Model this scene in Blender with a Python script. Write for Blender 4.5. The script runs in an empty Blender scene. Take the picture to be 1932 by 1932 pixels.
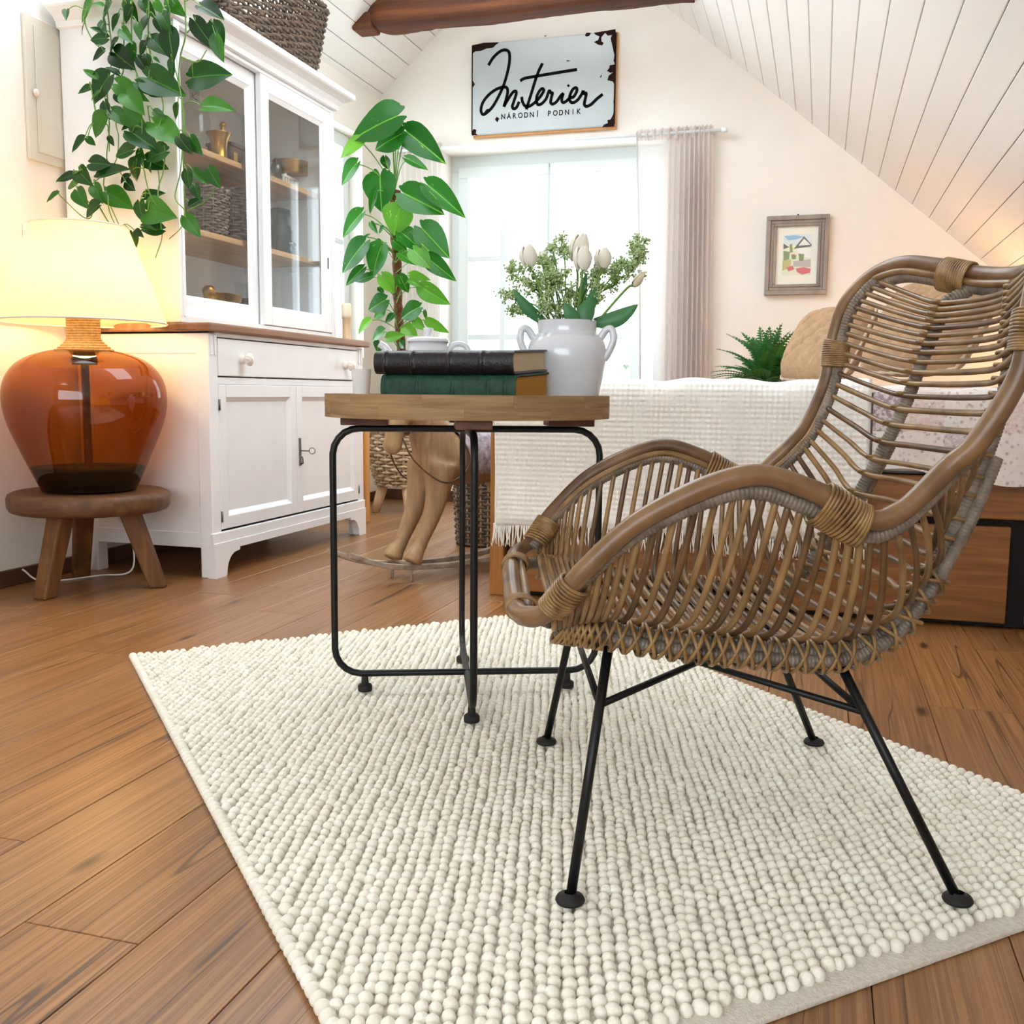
import bpy, math, random
import numpy as np
from mathutils import Matrix, Vector

random.seed(7)
rng = np.random.default_rng(7)
scene = bpy.context.scene
col = scene.collection

# ------------------------------------------------------------------ camera
F_PX, W_PX = 1898.89, 1932.0
YAW, PITCH, ROLL = math.radians(16.8976), math.radians(6.78724), math.radians(0.53687)
CAM = np.array([0.0, 0.0, 0.62])
_f = np.array([-math.sin(YAW)*math.cos(PITCH), math.cos(YAW)*math.cos(PITCH), -math.sin(PITCH)])
_r = np.array([math.cos(YAW), math.sin(YAW), 0.0])
_u = np.cross(_r, _f)
RT = math.cos(ROLL)*_r + math.sin(ROLL)*_u
UP = -math.sin(ROLL)*_r + math.cos(ROLL)*_u
FW = _f
cam_data = bpy.data.cameras.new('camera')
cam_data.sensor_width = 36.0
cam_data.lens = 36.0*F_PX/W_PX
cam_data.clip_start = 0.02
cam_obj = bpy.data.objects.new('camera', cam_data)
col.objects.link(cam_obj)
cam_obj.matrix_world = Matrix(((RT[0], UP[0], -FW[0], CAM[0]), (RT[1], UP[1], -FW[1], CAM[1]),
                               (RT[2], UP[2], -FW[2], CAM[2]), (0, 0, 0, 1)))
scene.camera = cam_obj

def ray(x, y):
    return RT*((x-966)/F_PX) - UP*((y-966)/F_PX) + FW
def at_x(x, y, X):
    d = ray(x, y); return CAM + d*(X-CAM[0])/d[0]
def at_y(x, y, Y):
    d = ray(x, y); return CAM + d*(Y-CAM[1])/d[1]
def at_z(x, y, Z):
    d = ray(x, y); return CAM + d*(Z-CAM[2])/d[2]
def at_d(x, y, D):
    return CAM + ray(x, y)*D

# ------------------------------------------------------------------ world, light, exposure
world = bpy.data.worlds.new('daylight')
scene.world = world
world.use_nodes = True
bgn = world.node_tree.nodes['Background']
bgn.inputs['Color'].default_value = (0.86, 0.94, 1.0, 1)
bgn.inputs['Strength'].default_value = 3.4
scene.view_settings.view_transform = 'Standard'
scene.view_settings.look = 'None'
scene.view_settings.exposure = 0.98
scene.view_settings.gamma = 1.0
scene.view_settings.use_curve_mapping = False

def area_light(name, loc, target, sx, sy, power, color):
    l = bpy.data.lights.new(name, 'AREA'); l.shape = 'RECTANGLE'; l.size = sx; l.size_y = sy
    l.energy = power; l.color = color
    o = bpy.data.objects.new(name, l); col.objects.link(o)
    o.location = loc
    o.rotation_euler = (Vector(target)-Vector(loc)).to_track_quat('-Z', 'Y').to_euler()
    return o
# light portals guide the daylight of the sky through the two windows
def portal(name, loc, target, sx, sy):
    o = area_light(name, loc, target, sx, sy, 1, (1, 1, 1)); o.data.cycles.is_portal = True
portal('gable_window_portal', (-1.44, 5.42, 1.25), (-1.44, 0, 1.25), 1.2, 1.35)
portal('side_window_portal', (-2.47, 4.78, 1.38), (0, 4.78, 1.38), 0.62, 1.1)

# ------------------------------------------------------------------ materials
def lin(h):
    h = h.lstrip('#'); out = []
    for i in (0, 2, 4):
        c = int(h[i:i+2], 16)/255
        out.append(c/12.92 if c <= 0.04045 else ((c+0.055)/1.055)**2.4)
    return (out[0], out[1], out[2], 1)

class NT:
    def __init__(self, name):
        self.m = bpy.data.materials.new(name); self.m.use_nodes = True
        self.t = self.m.node_tree; self.n = self.t.nodes
        self.b = self.n['Principled BSDF']; self.out = self.n['Material Output']
    def node(self, typ, **kw):
        n = self.n.new(typ)
        for k, v in kw.items():
            if hasattr(n, k) and not k.startswith('i_'): setattr(n, k, v)
        return n
    def link(self, a, b): self.t.links.new(a, b)
    def coords(self, scale=(1, 1, 1), rand=0.0, kind='Object', rot=(0, 0, 0)):
        tc = self.n.new('ShaderNodeTexCoord'); mp = self.n.new('ShaderNodeMapping')
        mp.inputs['Scale'].default_value = scale; mp.inputs['Rotation'].default_value = rot
        self.link(tc.outputs[kind], mp.inputs['Vector'])
        if rand:
            oi = self.n.new('ShaderNodeObjectInfo'); ml = self.n.new('ShaderNodeMath'); ml.operation = 'MULTIPLY'
            ml.inputs[1].default_value = rand
            self.link(oi.outputs['Random'], ml.inputs[0])
            cb = self.n.new('ShaderNodeCombineXYZ')
            for i in range(3): self.link(ml.outputs[0], cb.inputs[i])
            self.link(cb.outputs[0], mp.inputs['Location'])
        return mp.outputs['Vector']
    def noise(self, vec, scale=5, detail=4, rough=0.55, dist=0.0):
        n = self.n.new('ShaderNodeTexNoise'); n.inputs['Scale'].default_value = scale
        n.inputs['Detail'].default_value = detail; n.inputs['Roughness'].default_value = rough
        n.inputs['Distortion'].default_value = dist
        if vec is not None: self.link(vec, n.inputs['Vector'])
        return n.outputs['Fac']
    def ramp(self, fac, stops):
        r = self.n.new('ShaderNodeValToRGB'); e = r.color_ramp.elements
        while len(e) < len(stops): e.new(0.5)
        for i, (p, c) in enumerate(stops):
            e[i].position = p; e[i].color = lin(c) if isinstance(c, str) else (c, c, c, 1)
        self.link(fac, r.inputs['Fac'])
        return r.outputs['Color']
    def mix(self, a, b, fac, mode='MIX'):
        m = self.n.new('ShaderNodeMix'); m.data_type = 'RGBA'; m.blend_type = mode
        for v, i in ((a, 6), (b, 7)):
            if isinstance(v, str): m.inputs[i].default_value = lin(v)
            elif isinstance(v, tuple): m.inputs[i].default_value = v
            else: self.link(v, m.inputs[i])
        if isinstance(fac, (int, float)): m.inputs[0].default_value = fac
        else: self.link(fac, m.inputs[0])
        return m.outputs[2]
    def color(self, c):
        if isinstance(c, str): self.b.inputs['Base Color'].default_value = lin(c)
        else: self.link(c, self.b.inputs['Base Color'])
    def bump(self, h, strength=0.3, dist=0.01):
        b = self.n.new('ShaderNodeBump'); b.inputs['Strength'].default_value = strength
        b.inputs['Distance'].default_value = dist
        self.link(h, b.inputs['Height']); self.link(b.outputs['Normal'], self.b.inputs['Normal'])
    def set(self, **kw):
        names = dict(rough='Roughness', metal='Metallic', spec='Specular IOR Level', ior='IOR', trans='Transmission Weight',
                     coat='Coat Weight', sheen='Sheen Weight', alpha='Alpha')
        for k, v in kw.items(): self.b.inputs[names[k]].default_value = v
    def translucent(self, color, fac):
        tr = self.n.new('ShaderNodeBsdfTranslucent'); mx = self.n.new('ShaderNodeMixShader')
        if isinstance(color, str): tr.inputs['Color'].default_value = lin(color)
        else: self.link(color, tr.inputs['Color'])
        mx.inputs[0].default_value = fac
        self.link(self.b.outputs[0], mx.inputs[1]); self.link(tr.outputs[0], mx.inputs[2])
        self.link(mx.outputs[0], self.out.inputs['Surface'])
        return mx

MATS = {}
def simple(name, c, rough=0.5, c2=None, scale=8, stretch=(1, 1, 1), bump=0, bscale=None, rand=0, **kw):
    t = NT(name)
    if c2 or bump:
        v = t.coords(stretch, rand)
        n = t.noise(v, scale)
        if c2: t.color(t.ramp(n, [(0.3, c), (0.7, c2)]))
        else: t.color(c)
        if bump: t.bump(t.noise(v, bscale, 3) if bscale else n, bump, 0.004)
    else: t.color(c)
    t.set(rough=rough, **kw)
    MATS[name] = t.m
    return t.m
def wood(name, c1, c2, c3, axis=1, rough=0.5, scale=1.0, bump=0.25, rand=7.3, spec=0.4):
    t = NT(name)
    s = [34*scale]*3
    if axis == 'rim': s[0] = s[1] = 2.0*scale
    else: s[axis] = 1.5*scale
    v = t.coords(tuple(s), rand)
    g = t.noise(v, 1.0, 6, 0.62, 0.5)
    s2 = [6*scale]*3
    if axis == 'rim': s2[0] = s2[1] = 1.0*scale
    else: s2[axis] = 0.8*scale
    v2 = t.coords(tuple(s2), rand)
    g2 = t.noise(v2, 1.0, 3, 0.5, 1.2)
    a = t.ramp(g, [(0.28, c1), (0.5, c2), (0.72, c3)])
    b = t.ramp(g2, [(0.3, c1), (0.65, c3)])
    t.color(t.mix(a, b, 0.28)); t.bump(g, bump, 0.003); t.set(rough=rough, spec=spec)
    MATS[name] = t.m
    return t.m

def floor_material():
    t = NT('oak_vinyl')
    oi = t.n.new('ShaderNodeObjectInfo')
    v = t.coords((62, 1.6, 62), 31.7)
    g = t.noise(v, 1.0, 7, 0.65, 0.35)
    vw = t.coords((1, 0.12, 1), 17.0)
    wv = t.n.new('ShaderNodeTexWave'); wv.wave_type = 'RINGS'; wv.rings_direction = 'Y'
    wv.inputs['Scale'].default_value = 22; wv.inputs['Distortion'].default_value = 5.5
    wv.inputs['Detail'].default_value = 3; wv.inputs['Detail Scale'].default_value = 1.6
    t.link(vw, wv.inputs['Vector'])
    vl = t.coords((5, 0.5, 5), 11.0)
    lf = t.noise(vl, 1.0, 3, 0.5, 1.5)
    vc = t.coords((15, 0.42, 15), 53.0)
    ck = t.noise(vc, 1.0, 2, 0.4, 1.0)
    base = t.ramp(g, [(0.30, '#4d2f19'), (0.47, '#8a5a30'), (0.70, '#bf8b53')])
    ring = t.ramp(wv.outputs['Fac'], [(0.1, '#5a361c'), (0.9, '#b07b41')])
    fine = t.noise(t.coords((210, 2.2, 210), 77.0), 1.0, 4, 0.6, 0.2)
    fg = t.ramp(fine, [(0.38, '#3a2010'), (0.48, '#8f5f33'), (0.62, '#cf9c62')])
    c = t.mix(base, ring, 0.35)
    c = t.mix(c, fg, 0.5)
    tone = t.ramp(lf, [(0.3, '#7d5e46'), (0.7, '#bb884f')])
    c = t.mix(c, tone, 0.28)
    rnd = t.ramp(oi.outputs['Random'], [(0.0, '#6f4727'), (0.55, '#965f30'), (1.0, '#917253')])
    c = t.mix(c, rnd, 0.3)
    crack = t.ramp(ck, [(0.449, 1.0), (0.4535, 0.1), (0.456, 0.1), (0.460, 1.0)])
    c = t.mix('#3a2416', c, crack)
    vk = t.n.new('ShaderNodeTexVoronoi'); vk.inputs['Scale'].default_value = 1.0
    t.link(t.coords((6.5, 2.2, 6.5), 23.0), vk.inputs['Vector'])
    knot = t.ramp(vk.outputs['Distance'], [(0.03, 0.0), (0.10, 1.0)])
    c = t.mix('#3f2413', c, knot)
    t.color(c); t.bump(g, 0.14, 0.0015); t.set(rough=0.33, spec=0.55)
    MATS['floor'] = t.m
floor_material()

simple('wall', '#f2ebe1', 0.9, '#f7f2ea', 3, bump=0.05, bscale=60)
simple('ceiling_white', '#f4f1ec', 0.55, '#faf8f4', 2, (1, .2, 1), rand=5)
simple('gap_dark', '#9a9084', 0.9)
simple('white_paint', '#f3f4f6', 0.42, '#fbfbfc', 5, bump=0.03, bscale=40)
simple('window_white', '#eef6f8', 0.4)
wood('beam_wood', '#2a150a', '#5a3017', '#804a24', axis=0, rough=0.75, scale=.8, bump=.8)
wood('worktop_wood', '#6d4a33', '#94694a', '#ad8566', axis=1, rough=.5)
wood('shelf_wood', '#a87c50', '#c69b6a', '#d9b588', axis=1, rough=.6)
wood('stool_wood', '#3f2512', '#6b4321', '#8d6233', axis=2, rough=.55, scale=.8)
wood('stool_top_wood', '#3a2414', '#5c3c22', '#7d5837', axis=0, rough=.5, scale=.8)
wood('tray_wood', '#6b5036', '#94744f', '#b9986c', axis='rim', rough=.7, scale=3.0, bump=.6)
wood('pine_wood', '#b9783c', '#cf9049', '#e0a860', axis=2, rough=.5)
wood('bed_wood', '#5f3716', '#8d5826', '#ae763a', axis=0, rough=.45, scale=1.4)
wood('bed_post_wood', '#7d4c20', '#a36b30', '#bd8546', axis=2, rough=.45, scale=1.4)
wood('horse_wood', '#7d5e3e', '#a68460', '#c4a67e', axis=2, rough=.6, scale=1.0)
wood('grey_wood', '#8c8273', '#a59a8a', '#bdb3a4', axis=0, rough=.7)
wood('beech_wood', '#c9a377', '#dcbb92', '#ebd2b0', axis=2, rough=.5)
simple('baseboard_wood', '#4a2c1b', 0.5, '#5f3a24', 12, (1, .1, 1))
simple('black_metal', '#08090b', 0.42, spec=.35)
simple('rubber', '#161514', 0.7)
simple('rattan_pole', '#563b25', 0.33, '#916e49', 12, (1, 1, 1), bump=.12, bscale=70, rand=3)
simple('rattan_rod', '#5f4426', 0.34, '#a07d50', 16, (1, 1, 1), bump=.1, bscale=60, rand=9)
simple('rattan_dark', '#422c1a', 0.34, '#785836', 16, (1, 1, 1), bump=.1, bscale=60, rand=9)
simple('rattan_grey', '#4f433a', 0.4, '#948675', 30, (1, 1, 1), bump=.3, bscale=150)
simple('rattan_binding', '#644726', 0.36, '#a5824f', 50)
simple('wicker_brown', '#3f3025', 0.6, '#7a6552', 40)
simple('wicker_red', '#4a2a1b', 0.6, '#7c4f35', 40)
simple('wicker_grey', '#5d4d42', 0.55, '#a3948a', 45)
simple('wicker_tan', '#a5855e', 0.6, '#e6d2b0', 40)
simple('felt', '#ece6d5', 0.95, '#f9f6ea', 26, bump=.25, bscale=260, rand=3)
simple('rug_backing', '#cfc8ba', 0.95, '#e2dccf', 160, bump=.6, bscale=300)
simple('rope', '#b98c4c', 0.85, '#dcb478', 90, bump=.3, bscale=200)
simple('brass', '#a8792f', 0.28, '#c59a4a', 20, metal=1.0)
simple('steel', '#77746e', 0.35, metal=1.0)
simple('iron_dark', '#26221f', 0.4)
simple('porcelain', '#dde1e9', 0.12, coat=.4)
simple('porcelain_cream', '#efe4da', 0.25)
simple('cream_enamel', '#e9e3d3', 0.4)
simple('frosted_white', '#f0f0f2', 0.5)
simple('paper', '#c4b18f', 0.9, '#d6c5a5', 200, (1, 1, 9))
simple('paper_gold', '#a8701c', 0.8, '#c48d32', 160, (1, 1, 7))
simple('leather_black', '#0a070d', 0.36, '#15101a', 60, bump=.25, bscale=180)
simple('leather_green', '#08301f', 0.6, '#144a33', 90, bump=.35, bscale=220)
simple('chocolate_wood', '#4c2a17', .5, '#75482a', 20)
simple('moss_pole', '#4b2c18', .95, '#80532f', 40, bump=1.0, bscale=90)
simple('soil', '#2c2018', .95)
simple('stem_green', '#5f8a36', .5, '#7ea64c', 20)
simple('stem_brown', '#6d5b33', .6)
simple('tulip_petal', '#e9e3d3', .55, '#f2eee4', 6)
simple('tulip_bud', '#cfc5a4', .55, '#dcd4ba', 6)
simple('berry', '#5c962a', .6, '#e9f1c4', 330)
simple('sprig_stem', '#5f8a34', .6)
simple('tulip_leaf', '#2f6a3c', .45, '#4c8a55', 9, (1, 1, .3))
simple('enamel_sign', '#b4bdbf', .28, '#c6cbca', 3)
simple('rust', '#1d120f', .9, '#33201a', 60, spec=.1)
simple('sign_ink', '#0c0b0d', .8, spec=.1)
simple('sign_backing', '#d39a62', .7)
simple('frame_wood', '#877a70', .6, '#a89b90', 20, (1, 1, .2))
simple('mat_board', '#f2f1e4', .8)
simple('pillow_brown', '#a07f5f', .95, '#b3916f', 60, bump=.2, bscale=160)
simple('pillow_white', '#f3efe8', .95, bump=.1, bscale=100)
simple('braid_beige', '#cdb9a0', .95)
simple('mattress', '#e8e3dc', .95)
simple('black_gap', '#0a0808', .8)
simple('switch_white', '#f4efe6', .4)
simple('panel_grey', '#dcd5c8', .5)
simple('silicone_grey', '#8d8f93', .5)
simple('saddle_print', '#83727f', .95, '#c9bfc2', 55)
simple('leather_brown', '#5a4028', .5)
simple('rocker_paint', '#c7bba8', .6, '#8d7a66', 25)
simple('candle_wax', '#f4e9cf', .6)
simple('cable_white', '#e9e6e0', .5)
simple('fern_leaf', '#1e5a23', .5, '#3b8a3a', 9, rand=4)

def leaf_material(name, dark, mid, light, spots):
    t = NT(name)
    v = t.coords((1, 1, 1), 19.0)
    oi = t.n.new('ShaderNodeObjectInfo')
    base = t.ramp(oi.outputs['Random'], [(0.0, dark), (0.6, mid), (1.0, light)])
    n = t.noise(t.coords((2.0, 7, 1), 19.0), 1.3, 4, .6, .6)
    sp = t.ramp(n, [(spots, 0.0), (spots+.05, 1.0)])
    c = t.mix(base, '#9fc048', sp)
    sep = t.n.new('ShaderNodeSeparateXYZ'); t.link(t.coords(), sep.inputs[0])
    ab = t.n.new('ShaderNodeMath'); ab.operation = 'ABSOLUTE'; t.link(sep.outputs[1], ab.inputs[0])
    rib = t.ramp(ab.outputs[0], [(0.006, 1.0), (0.018, 0.0)])
    c = t.mix(c, light, rib)
    t.color(c); t.set(rough=.32, spec=.5)
    t.translucent(c, 0.38)
    MATS[name] = t.m
leaf_material('pothos_leaf', '#0e330e', '#1d5416', '#458a26', .70)
leaf_material('philodendron_leaf', '#175a16', '#2f7d20', '#6fae34', .66)

def glass(name, tint, rough=0.0, mixf=0.12):
    t = NT(name)
    tr = t.n.new('ShaderNodeBsdfTransparent'); tr.inputs['Color'].default_value = tint
    gl = t.n.new('ShaderNodeBsdfGlossy'); gl.inputs['Roughness'].default_value = rough
    gl.inputs['Color'].default_value = (1, 1, 1, 1)
    lw = t.n.new('ShaderNodeLayerWeight'); lw.inputs['Blend'].default_value = .5
    pw = t.n.new('ShaderNodeMath'); pw.operation = 'POWER'; pw.inputs[1].default_value = 5.0; t.link(lw.outputs['Facing'], pw.inputs[0])
    fr = t.n.new('ShaderNodeMath'); fr.operation = 'MULTIPLY_ADD'; fr.inputs[1].default_value = .40; fr.inputs[2].default_value = .045; t.link(pw.outputs[0], fr.inputs[0])
    mx = t.n.new('ShaderNodeMixShader')
    t.link(fr.outputs[0], mx.inputs[0]); t.link(tr.outputs[0], mx.inputs[1]); t.link(gl.outputs[0], mx.inputs[2])
    t.link(mx.outputs[0], t.out.inputs['Surface'])
    MATS[name] = t.m
glass('clear_pane', (.97, .98, .98, 1))
glass('clear_glass', (.86, .9, .9, 1))
glass('dark_glass', (.35, .36, .36, 1))
glass('amber_glass', (.60, .325, .085, 1))

def shade_material():
    t = NT('lamp_shade')
    t.color('#f6ead0'); t.set(rough=.9)
    t.translucent('#fff0c8', 0.55)
    MATS['lamp_shade'] = t.m
shade_material()
def sheer(name, c, fac):
    t = NT(name); t.color(c); t.set(rough=.9)
    mx = t.translucent(c, .35)
    tr = t.n.new('ShaderNodeBsdfTransparent'); m2 = t.n.new('ShaderNodeMixShader'); m2.inputs[0].default_value = fac
    t.link(mx.outputs[0], m2.inputs[1]); t.link(tr.outputs[0], m2.inputs[2]); t.link(m2.outputs[0], t.out.inputs['Surface'])
    MATS[name] = t.m
sheer('curtain_fabric', '#e8deda', .08)
sheer('curtain_sheer', '#eee8e4', .45)

def waffle():
    t = NT('waffle_cotton')
    v = t.coords((1, 1, 1))
    sep = t.n.new('ShaderNodeSeparateXYZ'); t.link(v, sep.inputs[0])
    def sn(o, k):
        m = t.n.new('ShaderNodeMath'); m.operation = 'MULTIPLY'; m.inputs[1].default_value = k; t.link(o, m.inputs[0])
        s = t.n.new('ShaderNodeMath'); s.operation = 'SINE'; t.link(m.outputs[0], s.inputs[0]); return s.outputs[0]
    ad = t.n.new('ShaderNodeMath'); ad.operation = 'ADD'
    t.link(sn(sep.outputs[0], 420), ad.inputs[0]); t.link(sn(sep.outputs[2], 420), ad.inputs[1])
    vo = t.n.new('ShaderNodeTexVoronoi'); vo.feature = 'DISTANCE_TO_EDGE'; vo.inputs['Scale'].default_value = 5.0
    t.link(t.coords((1, 0, 1)), vo.inputs['Vector'])
    gate = t.ramp(vo.outputs['Distance'], [(0.03, 0.35), (0.07, 1.0)])
    ml = t.n.new('ShaderNodeMath'); ml.operation = 'MULTIPLY'; t.link(ad.outputs[0], ml.inputs[0]); t.link(gate, ml.inputs[1])
    t.bump(ml.outputs[0], .34, .0022); t.color('#f5f3ee'); t.set(rough=.95)
    MATS['waffle'] = t.m
waffle()
def quilt():
    t = NT('patchwork_quilt')
    v = t.coords((1, 1, 1))
    sn = t.n.new('ShaderNodeVectorMath'); sn.operation = 'SNAP'; sn.inputs[1].default_value = (.105, .105, .105)
    t.link(v, sn.inputs[0])
    wn = t.n.new('ShaderNodeTexWhiteNoise'); t.link(sn.outputs[0], wn.inputs['Vector'])
    c = t.ramp(wn.outputs['Value'], [(0.0, '#efe4e0'), (.3, '#e7cfc8'), (.5, '#d6c6cb'), (.66, '#a8919c'), (.8, '#f0e9e2'), (1.0, '#e2c5ba')])
    r = t.n['Color Ramp'] if 'Color Ramp' in t.n else None
    if r: r.color_ramp.interpolation = 'CONSTANT'
    vo = t.n.new('ShaderNodeTexVoronoi'); vo.inputs['Scale'].default_value = 62; t.link(v, vo.inputs['Vector'])
    dots = t.ramp(vo.outputs['Distance'], [(.22, 1.0), (.34, 0.0)])
    c2 = t.mix(c, '#8f7d86', .55)
    c = t.mix(c, c2, dots)
    n = t.noise(v, 90, 4); pr = t.ramp(n, [(.45, 0.0), (.56, .6)])
    c = t.mix(c, '#f4efec', pr)
    t.color(c); t.set(rough=.95); t.bump(t.noise(v, 60, 3), .3, .004)
    MATS['quilt'] = t.m
quilt()

# ------------------------------------------------------------------ mesh builder
def catmull(pts, n, closed=False):
    P = np.asarray(pts, float); m = len(P)
    if m < 3 and not closed:
        t = np.linspace(0, 1, n)[:, None]; return P[0]*(1-t)+P[-1]*t
    if closed: Q = np.vstack([P[-1], P, P[0], P[1]]); segs = m
    else: Q = np.vstack([2*P[0]-P[1], P, 2*P[-1]-P[-2]]); segs = m-1
    u = np.linspace(0, segs, n, endpoint=not closed)
    i = np.minimum(u.astype(int), segs-1); t = (u-i)[:, None]
    p0, p1, p2, p3 = Q[i], Q[i+1], Q[i+2], Q[i+3]
    return 0.5*((2*p1)+(-p0+p2)*t+(2*p0-5*p1+4*p2-p3)*t**2+(-p0+3*p1-3*p2+p3)*t**3)
def resample(P, n):
    P = np.asarray(P, float); d = np.r_[0, np.cumsum(np.linalg.norm(np.diff(P, axis=0), axis=1))]
    t = np.linspace(0, d[-1], n)
    return np.stack([np.interp(t, d, P[:, k]) for k in range(P.shape[1])], 1)
def frames(P, closed=False):
    T = np.gradient(P, axis=0)
    if closed: T = np.roll(P, -1, 0)-np.roll(P, 1, 0)
    T /= np.linalg.norm(T, axis=1)[:, None]+1e-12
    N = np.zeros_like(P)
    a = np.array([0, 0, 1.0]) if abs(T[0][2]) < .9 else np.array([1.0, 0, 0])
    n = a-T[0]*(a@T[0]); n /= np.linalg.norm(n); N[0] = n
    for i in range(1, len(P)):
        n = n-T[i]*(n@T[i]); n /= np.linalg.norm(n)+1e-12; N[i] = n
    return T, N, np.cross(T, N)

class MB:
    def __init__(self): self.v = []; self.q = []; self.t = []; self.n = 0; self.qs = []; self.ts = []
    def add(self, V, Q=None, T=None, smooth=True):
        V = np.asarray(V, float).reshape(-1, 3)
        if Q is not None and len(Q): self.q.append(np.asarray(Q, np.int64)+self.n); self.qs.append(np.full(len(Q), smooth))
        if T is not None and len(T): self.t.append(np.asarray(T, np.int64)+self.n); self.ts.append(np.full(len(T), smooth))
        self.v.append(V); self.n += len(V); return self
    def box(self, x0, x1, y0, y1, z0, z1, M=None):
        V = np.array([(x, y, z) for z in (z0, z1) for y in (y0, y1) for x in (x0, x1)], float)
        if M is not None: V = V@np.asarray(M)[:3, :3].T+np.asarray(M)[:3, 3]
        return self.add(V, [(0, 2, 3, 1), (4, 5, 7, 6), (0, 1, 5, 4), (2, 6, 7, 3), (0, 4, 6, 2), (1, 3, 7, 5)], smooth=False)
    def tube(self, P, r, n=8, closed=False, caps=True, flat=1.0, smooth=True):
        P = np.asarray(P, float); m = len(P)
        r = np.broadcast_to(np.asarray(r, float), (m,))
        T, N, B = frames(P, closed)
        if closed:
            pass
        a = np.linspace(0, 2*math.pi, n, endpoint=False)
        V = P[:, None, :]+r[:, None, None]*(np.cos(a)[None, :, None]*N[:, None, :]+flat*np.sin(a)[None, :, None]*B[:, None, :])
        V = V.reshape(-1, 3)
        k = m if closed else m-1
        i = np.arange(k)[:, None]; j = np.arange(n)[None, :]
        i2 = (i+1) % m; j2 = (j+1) % n
        Q = np.stack([i*n+j, i*n+j2, i2*n+j2, i2*n+j], -1).reshape(-1, 4)
        Tt = []
        if caps and not closed:
            V = np.vstack([V, P[0], P[-1]]); c0 = m*n; c1 = c0+1
            for jj in range(n):
                Tt.append((c0, (jj+1) % n, jj)); Tt.append((c1, (m-1)*n+jj, (m-1)*n+(jj+1) % n))
        return self.add(V, Q, Tt, smooth)
    def curve(self, pts, r, n=8, res=24, closed=False, **kw):
        P = catmull(pts, res, closed)
        if not np.isscalar(r):
            r = np.interp(np.linspace(0, 1, res), np.linspace(0, 1, len(r)), r)
        return self.tube(P, r, n, closed, **kw)
    def lathe(self, prof, c=(0, 0, 0), n=32, M=None, sx=1.0, sy=1.0, smooth=True):
        prof = np.asarray(prof, float); m = len(prof)
        a = np.linspace(0, 2*math.pi, n, endpoint=False)
        V = np.stack([prof[:, 0][:, None]*np.cos(a)*sx, prof[:, 0][:, None]*np.sin(a)*sy, np.repeat(prof[:, 1][:, None], n, 1)], -1).reshape(-1, 3)
        if M is not None: V = V@np.asarray(M)[:3, :3].T+np.asarray(M)[:3, 3]
        V = V+np.asarray(c, float)
        i = np.arange(m-1)[:, None]; j = np.arange(n)[None, :]; j2 = (j+1) % n
        Q = np.stack([i*n+j, i*n+j2, (i+1)*n+j2, (i+1)*n+j], -1).reshape(-1, 4)
        return self.add(V, Q, None, smooth)
    def ball(self, c, r, nu=10, nv=7, M=None):
        r = np.broadcast_to(np.asarray(r, float), (3,))
        ph = np.linspace(0, math.pi, nv+1)[1:-1]; a = np.linspace(0, 2*math.pi, nu, endpoint=False)
        V = np.stack([np.sin(ph)[:, None]*np.cos(a), np.sin(ph)[:, None]*np.sin(a), np.repeat(np.cos(ph)[:, None], nu, 1)], -1).reshape(-1, 3)
        V = np.vstack([V, (0, 0, 1), (0, 0, -1)])*r
        if M is not None: V = V@np.asarray(M)[:3, :3].T
        V = V+np.asarray(c, float); k = nv-1
        i = np.arange(k-1)[:, None]; j = np.arange(nu)[None, :]; j2 = (j+1) % nu
        Q = np.stack([i*nu+j, (i+1)*nu+j, (i+1)*nu+j2, i*nu+j2], -1).reshape(-1, 4)
        t0 = k*nu; T = [(t0, jj, (jj+1) % nu) for jj in range(nu)]+[(t0+1, (k-1)*nu+(jj+1) % nu, (k-1)*nu+jj) for jj in range(nu)]
        return self.add(V, Q, T)
    def grid(self, G, smooth=True, closed_u=False):
        G = np.asarray(G, float); a, b = G.shape[:2]
        i = np.arange(a if closed_u else a-1)[:, None]; j = np.arange(b-1)[None, :]; i2 = (i+1) % a
        Q = np.stack([i*b+j, i2*b+j, i2*b+j+1, i*b+j+1], -1).reshape(-1, 4)
        return self.add(G.reshape(-1, 3), Q, None, smooth)
    def prism(self, poly, h, M=None, smooth=False):
        # polygon (x, y) extruded along z from 0 to h
        from mathutils.geometry import tessellate_polygon
        k = len(poly)
        V = np.array([(x, y, 0) for x, y in poly]+[(x, y, h) for x, y in poly], float)
        tris = tessellate_polygon([[Vector((x, y, 0)) for x, y in poly]])
        T = [tuple(t) for t in tris]+[tuple(x+k for x in reversed(t)) for t in tris]
        Q = [(i, (i+1) % k, (i+1) % k+k, i+k) for i in range(k)]
        if M is not None: V = V@np.asarray(M)[:3, :3].T+np.asarray(M)[:3, 3]
        return self.add(V, Q, T, smooth)
    def mesh(self, name):
        V = np.vstack(self.v); me = bpy.data.meshes.new(name)
        nq = sum(len(q) for q in self.q); nt = sum(len(t) for t in self.t)
        me.vertices.add(len(V)); me.vertices.foreach_set('co', V.astype(np.float32).ravel())
        li = []
        if nq: li.append(np.vstack(self.q).ravel())
        if nt: li.append(np.vstack(self.t).ravel())
        li = np.concatenate(li).astype(np.int32)
        me.loops.add(len(li)); me.loops.foreach_set('vertex_index', li)
        st = np.concatenate([np.arange(nq)*4, nq*4+np.arange(nt)*3]).astype(np.int32)
        me.polygons.add(nq+nt); me.polygons.foreach_set('loop_start', st)
        sm = np.concatenate(self.qs+self.ts) if (self.qs or self.ts) else np.zeros(0)
        me.polygons.foreach_set('use_smooth', sm.astype(bool))
        me.update(calc_edges=True); me.validate()
        return me
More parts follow.
